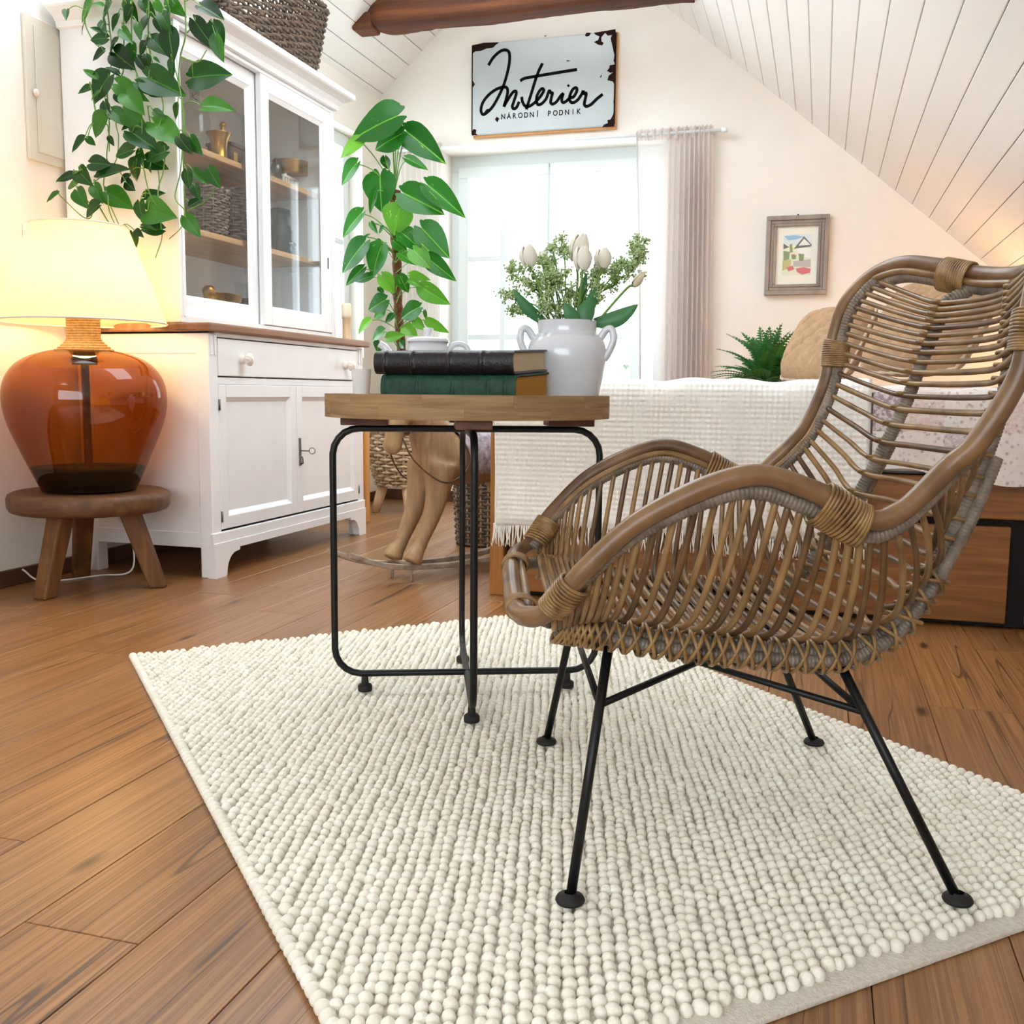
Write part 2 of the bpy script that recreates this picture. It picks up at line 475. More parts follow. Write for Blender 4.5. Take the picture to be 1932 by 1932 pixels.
    def build(self, name, mat, parent=None, bevel=0, label=None, kind=None):
        me = self.mesh(name); me.materials.append(MATS[mat])
        return link(name, me, parent, bevel, label, kind)

def link(name, me, parent=None, bevel=0, label=None, kind=None):
    o = bpy.data.objects.new(name, me); col.objects.link(o)
    if parent is not None:
        o.parent = parent
        L = parent.get('_o')
        if L is not None: o.matrix_parent_inverse = Matrix.Translation((-L[0], -L[1], -L[2]))
    if bevel:
        b = o.modifiers.new('bevel', 'BEVEL'); b.width = bevel; b.segments = 2; b.limit_method = 'ANGLE'
    if label: o['label'] = label
    if kind: o['kind'] = kind
    return o
def tag(o, label=None, cat=None, group=None, kind=None):
    if label: o['label'] = label
    if cat: o['category'] = cat
    if group: o['group'] = group
    if kind: o['kind'] = kind
    return o
def thing(name, loc, label=None, cat=None, group=None, kind=None):
    o = bpy.data.objects.new(name, None); o.empty_display_size = .05; col.objects.link(o); o.location = loc
    o['_o'] = [float(c) for c in loc]
    return tag(o, label, cat, group, kind)
def box(name, mat, parent, x0, x1, y0, y1, z0, z1, bevel=.002, **kw):
    return MB().box(x0, x1, y0, y1, z0, z1).build(name, mat, parent, bevel, **kw)
def rotz(a, t=(0, 0, 0)):
    M = np.eye(4); c, s = math.cos(a), math.sin(a); M[:2, :2] = ((c, -s), (s, c)); M[:3, 3] = t; return M
def basis(X, Y, Z, t):
    M = np.eye(4); M[:3, 0] = X; M[:3, 1] = Y; M[:3, 2] = Z; M[:3, 3] = t; return M
def norm(v): v = np.asarray(v, float); return v/(np.linalg.norm(v)+1e-12)
# ================================================================== the room
XL, YG, YB = -2.42, 5.35, -1.6
#         # left wall, gable wall, open end behind the camera
AX, AZ = -1.4575, 3.088                 # ridge
SL, SR = 0.888, -0.843                  # slopes of the two roof sides
KL = AZ+SL*(XL-AX)                      # height of the left wall
XR = 1.75; KR = AZ+SR*(XR-AX)           # low knee wall far on the right

# ---- floor with planks
floor = thing('floor', (0, 0, 0), kind='structure')
box('subfloor', 'baseboard_wood', floor, XL-.05, XR, YB, YG, -.05, -.009, 0)
PW = .157; x_ref = -0.864; pl_cache = {}
k0 = math.floor((XL-x_ref)/PW)
for k in range(k0, 17):
    x0 = x_ref+k*PW
    L = 1.22
    y = .899+(k*0.43 % 1.0)*L*(0 if k == 0 else 1)
    while y > YB: y -= L
    while y < YG:
        a, b = max(y, YB), min(y+L, YG)
        xa, xb = max(x0, XL), min(x0+PW, XR)
        if b-a > .02 and xb-xa > .02:
            key = (round(xb-xa, 4), round(b-a, 4))
            if key not in pl_cache:
                m = MB(); e = .0006; w, l = key
                V = []
                for z, i in ((-.008, 0), (-.0008, 0), (0, .0009)):
                    V += [(e+i, e+i, z), (w-e-i, e+i, z), (w-e-i, l-e-i, z), (e+i, l-e-i, z)]
                Q = [(8, 9, 10, 11)]+[(r*4+j, r*4+(j+1) % 4, r*4+4+(j+1) % 4, r*4+4+j) for r in (0, 1) for j in range(4)]
                m.add(V, Q, smooth=False); me = m.mesh('plank'); me.materials.append(MATS['floor']); pl_cache[key] = me
            o = link('plank', pl_cache[key], floor); o.location = (xa, a, 0)
        y += L

# ---- gable wall with the window opening
WX0, WX1, WZ0, WZ1 = -2.06, -.82, .50, 1.937
TH = .30
gable = thing('wall_gable', (AX, YG, 0), kind='structure')
def roof_z(x): return AZ+(SL if x < AX else SR)*(x-AX)
def wall_prism(poly, name):
    M = basis((1, 0, 0), (0, 0, 1), (0, 1, 0), (0, YG, 0))
    m = MB(); m.prism(poly, TH, M); return m.build(name, 'wall', gable)
wall_prism([(XL-.3, 0), (WX0, 0), (WX0, roof_z(WX0)+.05), (XL-.3, roof_z(XL-.3)+.05)], 'wall_pier')
wall_prism([(WX1, 0), (XR+.3, 0), (XR+.3, max(roof_z(XR+.3), .2)), (WX1, roof_z(WX1)+.05)], 'wall_pier')
wall_prism([(WX0, 0), (WX1, 0), (WX1, WZ0), (WX0, WZ0)], 'wall_apron')
wall_prism([(WX0, WZ1), (WX1, WZ1), (WX1, roof_z(WX1)+.05), (AX, AZ+.05), (WX0, roof_z(WX0)+.05)], 'wall_gable_top')

# ---- left wall with the side window opening
SY0, SY1, SZ0, SZ1 = 4.42, 5.13, .80, 1.98
leftw = thing('wall_left', (XL, 2, 0), kind='structure')
for n, y0, y1, z0, z1 in (('wall_panel', YB, SY0, -.01, KL+.03), ('wall_pier', SY1, YG, -.01, KL+.03), ('wall_apron', SY0, SY1, -.01, SZ0), ('wall_header', SY0, SY1, SZ1, KL+.03)):
    box(n, 'wall', leftw, XL-.25, XL, y0, y1, z0, z1, 0)
rightw = box('wall_right', 'wall', None, XR, XR+.1, YB, YG, -.01, KR+.1, 0); tag(rightw, kind='structure')
backw = thing('wall_back', (0, YB, 0), kind='structure')     # behind the camera, with a wide window opening
for n, x0, x1, z0, z1 in (('wall_panel', XL-.25, -1.9, 0, 2.6), ('wall_panel', .9, XR+.1, 0, 1.2), ('wall_apron', -1.9, .9, 0, .55), ('wall_header', -1.9, .3, 1.6, 2.7)):
    box(n, 'wall', backw, x0, x1, YB-.2, YB, z0, z1, 0)
bb = MB().box(XL, XL+.018, YB, SY1+.2, 0, .052).build('baseboard_left', 'baseboard_wood', None, .003); tag(bb, kind='structure')
bb = MB().box(XL+.018, XR, YG-.018, YG, 0, .06).build('baseboard_gable', 'baseboard_wood', None, .003); tag(bb, kind='structure')

# ---- boarded roof slopes (each board is a part)
def slope(name, xa, za, xb, zb, bw, spans):
    # spans: (first board, last board, y start, y end)
    root = thing(name, (xa, 2, za), kind='structure')
    d = np.array([xb-xa, 0, zb-za]); Lg = np.linalg.norm(d); d /= Lg
    n = np.array([-d[2], 0, d[0]]);  n = n if n[2] > 0 else -n
    for k0, k1, y0, y1 in spans:
        k1 = min(k1, int(Lg/bw)+1); g = .0013; w = bw; l = y1-y0
        M = basis(d, (0, 1, 0), n, (xa, y0, za))
        MB().box(k0*bw, k1*bw, 0, l, .012, .06, M).build('sheathing', 'gap_dark', root)
        m = MB(); V = []
        for z, i in ((.013, 0), (.002, 0), (0, .0024)):
            V += [(g+i, 0, z), (w-g-i, 0, z), (w-g-i, l, z), (g+i, l, z)]
        Q = [(8, 9, 10, 11)]+[(r*4+j, r*4+(j+1) % 4, r*4+4+(j+1) % 4, r*4+4+j) for r in (0, 1) for j in range(4)]
        m.add(V, Q, smooth=False); me = m.mesh('ceiling_board'); me.materials.append(MATS['ceiling_white'])
        for k in range(k0, k1):
            o = link('ceiling_board', me, root)
            B = basis(d, (0, 1, 0), n, np.array([xa, y0, za])+d*k*bw)
            o.matrix_parent_inverse = Matrix.Translation((-xa, -2, -za)); o.matrix_basis = Matrix(B.tolist())
    return root
# unseen gaps added in both slopes to let more daylight into the room
slope('ceiling_right', AX, AZ, XR, KR, .1045, [(0, 15, 3.6, YG), (15, 99, YB, YG), (0, 15, YB, 2.6)])
slope('ceiling_left', AX, AZ, XL-.02, KL-.018, .1045, [(0, 99, 4.22, YG), (0, 99, YB, 2.2)])

# ---- window in the gable
YW = YG+.20
def bar_frame(root, name, x0, x1, z0, z1, t, y0, y1, mat='window_white', bevel=.004):
    for a in ((x0, x1, z0, z0+t), (x0, x1, z1-t, z1), (x0, x0+t, z0+t, z1-t), (x1-t, x1, z0+t, z1-t)):
        box(name, mat, root, a[0], a[1], y0, y1, a[2], a[3], bevel)
win = thing('window_1', (-1.44, YW, WZ0), kind='structure')
wl = at_y(866, 500, YW)[0]; wm = at_y(1036, 500, YW)[0]; wr = 2*wm-wl
bar_frame(win, 'frame', WX0-.02, WX1+.02, WZ0, WZ1+.01, .09, YW, YW+.07)
hz1 = at_y(937, 488, YW)[2]; hz2 = at_y(937, 636, YW)[2]
for x0, x1 in ((wl, wm-.004), (wm+.004, wr)):
    bar_frame(win, 'casement', x0, x1, WZ0+.06, WZ1-.06, .062, YW-.02, YW+.045)
    xc = (x0+x1)/2
    box('glazing_bar', 'window_white', win, xc-.016, xc+.016, YW-.012, YW+.03, WZ0+.1, WZ1-.1, .003)
    for z in (hz1, hz2):
        box('glazing_bar', 'window_white', win, x0+.05, x1-.05, YW-.010, YW+.03, z-.016, z+.016, .003)
    box('pane', 'clear_pane', win, x0+.05, x1-.05, YW+.012, YW+.016, WZ0+.1, WZ1-.1, 0)
sill = box('window_sill', 'window_white', win, WX0, WX1, YG-.03, YW, WZ0-.03, WZ0, .004)
win2 = thing('window_2', (XL-.12, SY0, SZ0), kind='structure')
for a in ((SY0, SY1, SZ0, SZ0+.07), (SY0, SY1, SZ1-.07, SZ1), (SY0, SY0+.07, SZ0+.07, SZ1-.07), (SY1-.07, SY1, SZ0+.07, SZ1-.07)):
    box('frame', 'window_white', win2, XL-.14, XL-.08, a[0], a[1], a[2], a[3], .004)
box('glazing_bar', 'window_white', win2, XL-.12, XL-.09, (SY0+SY1)/2-.016, (SY0+SY1)/2+.016, SZ0+.07, SZ1-.07, .003)
box('glazing_bar', 'window_white', win2, XL-.12, XL-.09, SY0+.07, SY1-.07, 1.40, 1.432, .003)
box('pane', 'clear_pane', win2, XL-.108, XL-.104, SY0+.05, SY1-.05, SZ0+.05, SZ1-.05, 0)

# ---- hewn tie beam under the ridge
def beam():
    # touches the left slope where the photograph shows its cut end
    d = ray(682, 52); nrm = np.array([-SL, 0, 1.0]); c0 = AZ-SL*AX
    t = (c0-(-SL*CAM[0]+CAM[2]))/(d@nrm); P = CAM+d*t
    Y = P[1]
    zb = at_y(735, 57, Y)[2]; zt = zb+.135
    x0 = at_y(690, 55, Y)[0]
    root = thing('ceiling_beam', (x0, Y, zb), 'dark brown hewn timber beam crossing below the white boarded ceiling', 'beam')
    xe = AX+((zb+zt)/2-AZ)/SR+.06; n = 60; xs = np.linspace(0, xe-x0, n)
    k = 20; a = np.linspace(0, 2*math.pi, k, endpoint=False)
    G = np.zeros((n, k+1, 3))
    r1 = np.random.default_rng(3)
    ph = r1.uniform(0, 6, 8)
    for i, x in enumerate(xs):
        sc = 1+.05*math.sin(3*x+1)+.03*math.sin(11*x+ph[0])
        for j in range(k+1):
            t = a[j % k]
            sq = (abs(math.cos(t))**8+abs(math.sin(t))**8)**(-.125)
            w = 1+.035*math.sin(5*t+ph[1]+6*x)+.03*math.sin(3*t+ph[2]-4*x)+.02*math.sin(9*t+17*x)+r1.normal(0, .012)
            G[i, j] = (x0+x, Y+.075*sq*w*sc*math.cos(t), (zb+zt)/2+.0675*sq*w*sc*math.sin(t))
    # chamfered left end
    for i in range(6):
        f = 1-(1-i/6)**2*.55
        c = np.array([G[i, :k, 0].mean(), Y, (zb+zt)/2-.01*(1-f)])
        G[i, :, 1:] = c[1:]+(G[i, :, 1:]-c[1:])*f
    m = MB(); m.grid(G)
    cen = G[0, :k].mean(0); m.add(np.vstack([G[0, :k], cen]), None, [(k, (j+1) % k, j) for j in range(k)])
    m.build('beam_body', 'beam_wood', root)
    # split stub at the left end
    s = MB(); q = at_y(672, 50, Y)
    s.box(x0-.045, x0+.06, Y-.07, Y+.05, zb-.006, zb+.075)
    s.build('beam_end', 'beam_wood', root, .012)
beam()

# ---- access panel, switch on the left wall
pn = thing('access_panel', (XL, 2.68, 1.33), 'pale flush access panel with a round lock on the left wall', 'wall panel')
box('panel_frame', 'panel_grey', pn, XL, XL+.012, 2.684, 3.05, 1.335, 1.775, .003)
box('panel_door', 'panel_grey', pn, XL+.012, XL+.017, 2.722, 3.03, 1.362, 1.748, .002)
m = MB(); M = basis((0, 1, 0), (0, 0, 1), (1, 0, 0), tuple(at_x(68, 175, XL+.017)))
m.lathe([(0, .008), (.010, .008), (.012, .004), (.012, 0)], M=M, n=20); m.build('panel_lock', 'porcelain_cream', pn)
sw = thing('light_switch', (XL, 2.68, 1.08), 'cream wall switch half hidden behind the glowing lampshade', 'switch')
sp = at_x(60, 458, XL)
box('switch_plate', 'switch_white', sw, XL, XL+.01, sp[1]-.04, sp[1]+.04, sp[2]-.055, sp[2]+.055, .004)
box('rocker', 'switch_white', sw, XL+.01, XL+.015, sp[1]-.024, sp[1]+.024, sp[2]-.034, sp[2]+.034, .003)
# ================================================================== sideboard with hutch
CX = -1.886                     # front plane of the base
CY0, CY1, CB = 2.842, 3.985, -2.395
cab = thing('sideboard', (-2.14, 3.41, 0), 'white painted sideboard base with one wide drawer and two panelled doors', 'sideboard')
# legs
for (x0, x1, y0, y1) in ((CX-.05, CX, CY0, CY0+.05), (CB, CB+.055, CY0, CY0+.05), (CX-.05, CX, CY1-.05, CY1), (CB, CB+.055, CY1-.05, CY1)):
    box('corner_post', 'white_paint', cab, x0, x1, y0, y1, 0, .80, .004)
for y0 in (CY0+.006, CY1-.024):
    box('side_panel', 'white_paint', cab, CB+.05, CX-.048, y0, y0+.018, .13, .80, .002)
    box('side_rail', 'white_paint', cab, CB+.05, CX-.048, y0-.003, y0+.021, .10, .15, .002)
    box('side_rail', 'white_paint', cab, CB+.05, CX-.048, y0-.003, y0+.021, .735, .80, .002)
box('back_panel', 'white_paint', cab, CB, CB+.012, CY0+.05, CY1-.05, .12, .80, 0)
box('bottom_board', 'white_paint', cab, CB, CX-.03, CY0+.02, CY1-.02, .115, .132, 0)
box('rail', 'white_paint', cab, CX-.03, CX-.004, CY0+.045, CY1-.045, .79, .805, .002)
box('rail', 'white_paint', cab, CX-.03, CX-.004, CY0+.045, CY1-.045, .637, .66, .002)
# shaped plinth with bracket feet
poly = [(CY0-.003, 0), (CY0+.058, 0)]
for t in np.linspace(0, 1, 10):
    a = math.pi/2*t; poly.append((CY0+.064+.062*(1-math.cos(a)), .006+.07*math.sin(a)))
poly += [(CY0+.145, .078), (CY0+.145, .088), (CY1-.145, .088), (CY1-.145, .078)]
for t in np.linspace(0, 1, 10):
    a = math.pi/2*(1-t); poly.append((CY1-.064-.062*(1-math.cos(a)), .006+.07*math.sin(a)))
poly += [(CY1-.058, 0), (CY1+.003, 0), (CY1+.003, .115), (CY0-.003, .115)]
M = basis((0, 1, 0), (0, 0, 1), (1, 0, 0), (CX-.022, 0, 0))
MB().prism(poly, .03, M).build('plinth', 'white_paint', cab, .002)
box('plinth_moulding', 'white_paint', cab, CX-.01, CX+.005, CY0-.004, CY1+.004, .112, .15, .003)
# pilasters with flutes
for y0 in (CY0, CY1-.05):
    for dy in (.008, .030):
        box('flute', 'white_paint', cab, CX, CX+.004, y0+dy, y0+dy+.012, .73, .795, .003)
# drawer
dr = box('drawer_front', 'white_paint', cab, CX-.02, CX+.001, CY0+.053, CY1-.053, .664, .786, .003)
def flute_knob(parent, p):
    k = 40; a = np.linspace(0, 2*math.pi, k, endpoint=False)
    prof = [(.0155, 0, 0), (.0155, .010, 0), (.012, .014, 0), (.011, .018, 0), (.016, .022, .5), (.0215, .028, 1), (.0205, .036, 1), (.012, .041, .8), (.003, .042, 0)]
    G = np.zeros((len(prof), k+1, 3))
    for i, (r, x, f) in enumerate(prof):
        for j in range(k+1):
            t = a[j % k]; rr = r*(1+.07*f*math.cos(10*t))
            G[i, j] = (p[0]+x, p[1]+rr*math.cos(t), p[2]+rr*math.sin(t))
    m = MB(); m.grid(G); m.ball((p[0]+.043, p[1], p[2]), .0026, 8, 5); m.build('knob', 'porcelain_cream', parent)
flute_knob(dr, (CX+.001, 3.032, .722)); flute_knob(dr, (CX+.001, 3.811, .722))
# doors
def panel_door(parent, name, xf, y0, y1, z0, z1, st, glassed=False, th=.022):
    d = thing(name, (xf, y0, z0)); d.parent = parent
    L = parent['_o']; d.matrix_parent_inverse = Matrix.Translation((-L[0], -L[1], -L[2]))
    for a in ((y0, y0+st, z0, z1), (y1-st, y1, z0, z1), (y0+st, y1-st, z0, z0+st), (y0+st, y1-st, z1-st, z1)):
        box('stile' if a[1]-a[0] <= st+1e-6 and a[3]-a[2] > st*2 else 'cross_rail', 'white_paint', d, xf-th, xf, a[0], a[1], a[2], a[3], .0025)
    # bevelled moulding
    o, i = 0.0, .016
    Y0, Y1, Z0, Z1 = y0+st, y1-st, z0+st, z1-st
    V = [(xf-.002, Y0, Z0), (xf-.002, Y1, Z0), (xf-.002, Y1, Z1), (xf-.002, Y0, Z1),
         (xf-.013, Y0+i, Z0+i), (xf-.013, Y1-i, Z0+i), (xf-.013, Y1-i, Z1-i), (xf-.013, Y0+i, Z1-i)]
    MB().add(V, [(j, (j+1) % 4, (j+1) % 4+4, j+4) for j in range(4)], smooth=False).build('moulding', 'white_paint', d)
    if glassed: box('pane', 'clear_pane', d, xf-.016, xf-.013, Y0, Y1, Z0, Z1, 0)
    else: box('panel', 'white_paint', d, xf-.02, xf-.012, Y0, Y1, Z0, Z1, 0)
    return d
ym = 3.404
d1 = panel_door(cab, 'door', CX+.001, CY0+.05, ym-.0015, .157, .636, .043)
d2 = panel_door(cab, 'door', CX+.001, ym+.0015, CY1-.05, .157, .636, .043)
for z in (.20, .57):
    m = MB(); m.tube([(CX+.002, CY0+.051, z-.018), (CX+.002, CY0+.051, z+.018)], .0035, 8); m.build('hinge', 'steel', d1)
    m = MB(); m.tube([(CX+.002, CY1-.051, z-.018), (CX+.002, CY1-.051, z+.018)], .0035, 8); m.build('hinge', 'steel', d2)
lock = box('lock_plate', 'steel', d2, CX+.001, CX+.005, ym+.012, ym+.026, .335, .44, .001)
m = MB(); m.tube([(CX+.004, ym+.02, .392), (CX+.04, ym+.024, .392)], .0025, 8)
m.tube(np.array([(CX+.05+.0105*math.cos(t), ym+.026+.004*math.cos(t), .392+.0115*math.sin(t)) for t in np.linspace(0, 2*math.pi, 18, endpoint=False)]), .0018, 6, closed=True)
m.build('key', 'steel', d2)
m = MB(); m.tube(catmull([(CX+.005, ym+.014, .372), (CX+.014, ym+.016, .366), (CX+.014, ym+.018, .345), (CX+.005, ym+.022, .342)], 12), .003, 6); m.build('pull', 'steel', d2)

wt = MB().box(CB-.005, CX+.022, CY0-.022, CY1+.03, .805, .832).build('worktop', 'worktop_wood', None, .006)
tag(wt, 'long brown wooden worktop lying on the white sideboard', 'worktop')

# ---- hutch
HX, HY0, HY1, HZ0, HZ1 = -1.98, 2.828, 3.913, .833, 1.785
HB = -2.40
hut = thing('hutch', (-2.2, 3.37, .833), 'white hutch with two sliding glass doors standing on the sideboard', 'hutch')
for y0 in (HY0, HY1-.022):
    box('side_panel', 'white_paint', hut, HB, HX-.0, y0, y0+.022, HZ0, HZ1, .003)
box('back_panel', 'white_paint', hut, HB, HB+.01, HY0+.02, HY1-.02, HZ0, HZ1, 0)
box('bottom_board', 'white_paint', hut, HB, HX, HY0+.02, HY1-.02, HZ0, HZ0+.025, .002)
box('top_board', 'white_paint', hut, HB, HX, HY0, HY1, HZ1-.02, HZ1, .002)
for y0 in (HY0, HY1-.03):
    box('pilaster', 'white_paint', hut, HX-.002, HX+.008, y0, y0+.03, HZ0, HZ1-.02, .003)
    box('flute', 'white_paint', hut, HX+.008, HX+.011, y0+.011, y0+.019, HZ0+.02, HZ1-.06, .002)
box('frieze', 'white_paint', hut, HX-.02, HX+.006, HY0, HY1, 1.752, HZ1, .002)
# cornice: stepped profile mitred around front and both sides
prof = [(0.0, 1.765), (.012, 1.768), (.016, 1.785), (.030, 1.800), (.045, 1.808), (.060, 1.815), (.066, 1.820), (.066, 1.838), (.0, 1.842)]
m = MB(); G = np.zeros((len(prof), 4, 3))
for i, (o, z) in enumerate(prof):
    G[i] = [(HB, HY0-o, z), (HX+.008+o, HY0-o, z), (HX+.008+o, HY1+o, z), (HB, HY1+o, z)]
m.grid(G, smooth=False); T = G[-1]; m.add(T, [(0, 1, 2, 3)], smooth=False); m.build('cornice', 'white_paint', hut)
d3 = panel_door(hut, 'sliding_door', HX-.024, HY0+.022, 3.368, .86, 1.752, .052, True)
d4 = panel_door(hut, 'sliding_door', HX+.004, 3.345, HY1-.03, .86, 1.752, .055, True)
box('finger_pull', 'iron_dark', d4, HX+.004, HX+.0055, HY1-.066, HY1-.058, 1.12, 1.165, 0)
for z in (1.158, 1.43):
    box('shelf', 'shelf_wood', hut, HB+.01, HX-.055, HY0+.022, HY1-.022, z-.02, z, .002)
for y0 in (HY0+.022, HY1-.034):
    for z in (1.158, 1.43):
        box('shelf_batten', 'white_paint', hut, HB+.01, HX-.06, y0, y0+.012, z-.048, z-.021, .001)

# ---- things inside the hutch
S0, S1, S2 = .859, 1.159, 1.431
def spot(px, py, X): return at_x(px, py, X)
def wicker(root, cx, cy, z0, z1, a0, b0, a1, b1, rows, stakes, mat, r=.004, p=4.0, rim=True, belly=0.0, handles=False, stake_mat=None):
    def ring(t, off, n, phase=0.0):
        th = np.linspace(0, 2*math.pi, n, endpoint=False)
        a = a0+(a1-a0)*t+belly*math.sin(math.pi*t); b = b0+(b1-b0)*t+belly*math.sin(math.pi*t)
        c, s = np.cos(th), np.sin(th)
        q = (np.abs(c)**p+np.abs(s)**p)**(-1/p)
        o = off if np.isscalar(off) else off(th)
        return np.stack([cx+(a*q+o)*c, cy+(b*q+o)*s, np.full(n, z0+(z1-z0)*t)], 1)
    m = MB(); n = stakes*3
    for k in range(rows):
        t = (k+.5)/rows
        P = ring(t, (lambda th, k=k: r*1.15*np.cos(stakes*th/2+(k % 2)*math.pi)), n)
        P[:, 2] += rng.normal(0, r*.25, n)
        m.tube(P, r*(.9+.25*rng.random()), 5, closed=True)
    m.build('weave', mat, root, kind='stuff')
    s = MB(); th = np.linspace(0, 2*math.pi, stakes, endpoint=False)
    A = [ring(t, 0.0, stakes) for t in (0, .25, .5, .75, 1.0)]
    for j in range(stakes): s.tube([a[j] for a in A], r*.8, 5)
    s.build('stakes', stake_mat or mat, root, kind='stuff')
    if rim:
        m = MB()
        for dz, ph in ((0, 0), (.006, 2.1), (.003, 4.2)):
            P = ring(1.0, (lambda th, ph=ph: r*1.3*np.cos(stakes*th/2+ph)), n); P[:, 2] += dz+r*.9*np.sin(stakes*np.linspace(0, 2*math.pi, n, endpoint=False)/2+ph)
            m.tube(P, r*1.25, 6, closed=True)
        m.build('rim', mat, root)
    G = np.stack([ring(0.0, 0, n), np.repeat(ring(0, 0, n).mean(0)[None], n, 0)+np.array([0, 0, .003])], 1)
    m = MB(); m.grid(np.vstack([G, G[:1]])); m.build('base', mat, root)

# top shelf
p = spot(368, 225, -2.22); b = thing('glass_bottle', (p[0], p[1], S2), 'tall clear glass swing-top bottle on the upper hutch shelf', 'bottle')
m = MB(); m.lathe([(0, 0), (.05, 0), (.053, .01), (.053, .17), (.045, .20), (.02, .225), (.016, .25), (.019, .255), (.019, .262), (.012, .262)], (p[0], p[1], S2), 28); m.build('bottle_body', 'clear_glass', b)
m = MB(); m.ball((p[0], p[1], S2+.27), .015, 12, 8); m.build('stopper', 'porcelain', b)
m = MB(); m.curve([(p[0], p[1]-.02, S2+.235), (p[0]+.02, p[1]-.02, S2+.25), (p[0], p[1], S2+.288), (p[0]-.02, p[1]+.02, S2+.25), (p[0], p[1]+.02, S2+.235)], .0015, 6); m.build('wire_bail', 'steel', b)
p = spot(413, 262, -2.12); b = thing('brass_mortar', (p[0], p[1], S2), 'flared brass mortar with a pestle on the upper shelf', 'mortar')
m = MB(); m.lathe([(0, 0), (.034, 0), (.036, .008), (.030, .014), (.028, .05), (.029, .06), (.031, .08), (.044, .105), (.047, .108), (.042, .106), (.026, .08), (.024, .02), (0, .015)], (p[0], p[1], S2), 28); m.build('mortar_cup', 'brass', b)
m = MB(); q = np.array([p[0], p[1]+.008, S2]); m.curve([q+[0, 0, .03], q+[0, .014, .11], q+[0, .019, .135]], [.010, .007, .009], 10); m.ball(q+[0, .02, .142], .0125, 10, 7); m.build('pestle', 'brass', b)
p0 = spot(427, 290, -2.12); p1 = spot(470, 300, -2.12); b = thing('wooden_box', (p0[0], p0[1], S2), 'small dark brown wooden box beside the brass mortar', 'box')
box('box_body', 'chocolate_wood', b, p0[0]-.08, p0[0]+.02, p0[1], p1[1], S2, S2+.075, .003)
box('box_lid', 'chocolate_wood', b, p0[0]-.085, p0[0]+.025, p0[1]-.004, p1[1]+.004, S2+.076, S2+.088, .003)
box('brass_plaque', 'brass', b, p0[0]+.02, p0[0]+.022, p0[1]+.014, p0[1]+.04, S2+.025, S2+.055, .001)
def scale_frame(b, p, z, w):
    m = MB(); m.box(p[0]-.05, p[0]+.03, p[1]-w, p[1]+w, z, z+.012)
    m.build('scale_base', 'cream_enamel', b, .003)
    m = MB()
    for k in range(9):
        y = p[1]-w*.95+k*w*1.9/8
        m.box(p[0]+.015, p[0]+.022, y-.004, y+.004, z+.03, z+.055)
    m.box(p[0]+.013, p[0]+.024, p[1]-w, p[1]+w, z+.053, z+.062); m.box(p[0]+.013, p[0]+.024, p[1]-w, p[1]+w, z+.024, z+.033)
    m.build('scale_beam', 'cream_enamel', b, .001)
    m = MB()
    for y in (-.55, .55): m.tube([(p[0]+.01, p[1]+y*w, z+.01), (p[0]+.01, p[1]+y*w, z+.072)], .006, 8)
    m.build('scale_support', 'cream_enamel', b)
p = spot(545, 305, -2.15); b = thing('kitchen_scale', (p[0], p[1], S2), 'cream cast kitchen scale carrying a brass pan on the upper shelf', 'scale')
scale_frame(b, p, S2, .085)
m = MB(); m.lathe([(0, 0), (.066, 0), (.072, .006), (.072, .052), (.076, .055), (.069, .053), (.068, .008), (0, .006)], (p[0], p[1]+.012, S2+.074), 36); m.build('scale_pan', 'brass', b)
m = MB(); m.lathe([(0, 0), (.018, 0), (.022, .02), (.018, .04), (.006, .05), (.01, .06), (0, .065)], (p[0]-.01, p[1]-.085, S2+.062), 20); m.build('scale_weight', 'steel', b)
# middle shelf: two baskets, dark bottle, canister, two jars
p = spot(378, 400, -2.17); b = thing('wicker_basket', (p[0], p[1], S1), 'narrow brown wicker basket at the front end of the middle shelf', 'basket', 'baskets on the middle hutch shelf')
wicker(b, p[0], p[1], S1+.004, S1+.165, .085, .055, .095, .062, 16, 18, 'wicker_grey', .0046)
p = spot(434, 410, -2.15); b = thing('wicker_basket', (p[0], p[1], S1), 'larger grey-brown wicker basket in the middle of the shelf', 'basket', 'baskets on the middle hutch shelf')
wicker(b, p[0], p[1], S1+.004, S1+.185, .085, .075, .095, .088, 17, 20, 'wicker_grey', .0050)
p = spot(470, 425, -2.16); b = thing('dark_bottle', (p[0], p[1], S1), 'slim black bottle beside the larger shelf basket', 'bottle')
m = MB(); m.lathe([(0, 0), (.026, 0), (.027, .09), (.012, .12), (.010, .15), (.013, .152), (.013, .16), (0, .16)], (p[0], p[1], S1), 20); m.build('bottle_body', 'iron_dark', b)
m = MB(); m.curve([(p[0]+.012, p[1], S1+.15), (p[0]+.02, p[1]+.03, S1+.15), (p[0]+.02, p[1]+.035, S1+.125)], .003, 6); m.build('spout', 'iron_dark', b)
p = spot(530, 470, -2.17); b = thing('milk_can', (p[0], p[1], S1), 'black narrow-necked can on the middle shelf behind the right pane', 'can')
m = MB(); m.lathe([(0, 0), (.052, 0), (.054, .004), (.054, .10), (.048, .125), (.038, .138), (.037, .165), (.045, .178), (.045, .184), (0, .184)], (p[0], p[1]-.01, S1), 28); m.build('can_body', 'iron_dark', b)
m = MB(); m.lathe([(0, .0), (.043, 0), (.046, .01), (.03, .018), (0, .02)], (p[0], p[1]-.01, S1+.185), 28); m.build('can_lid', 'iron_dark', b)
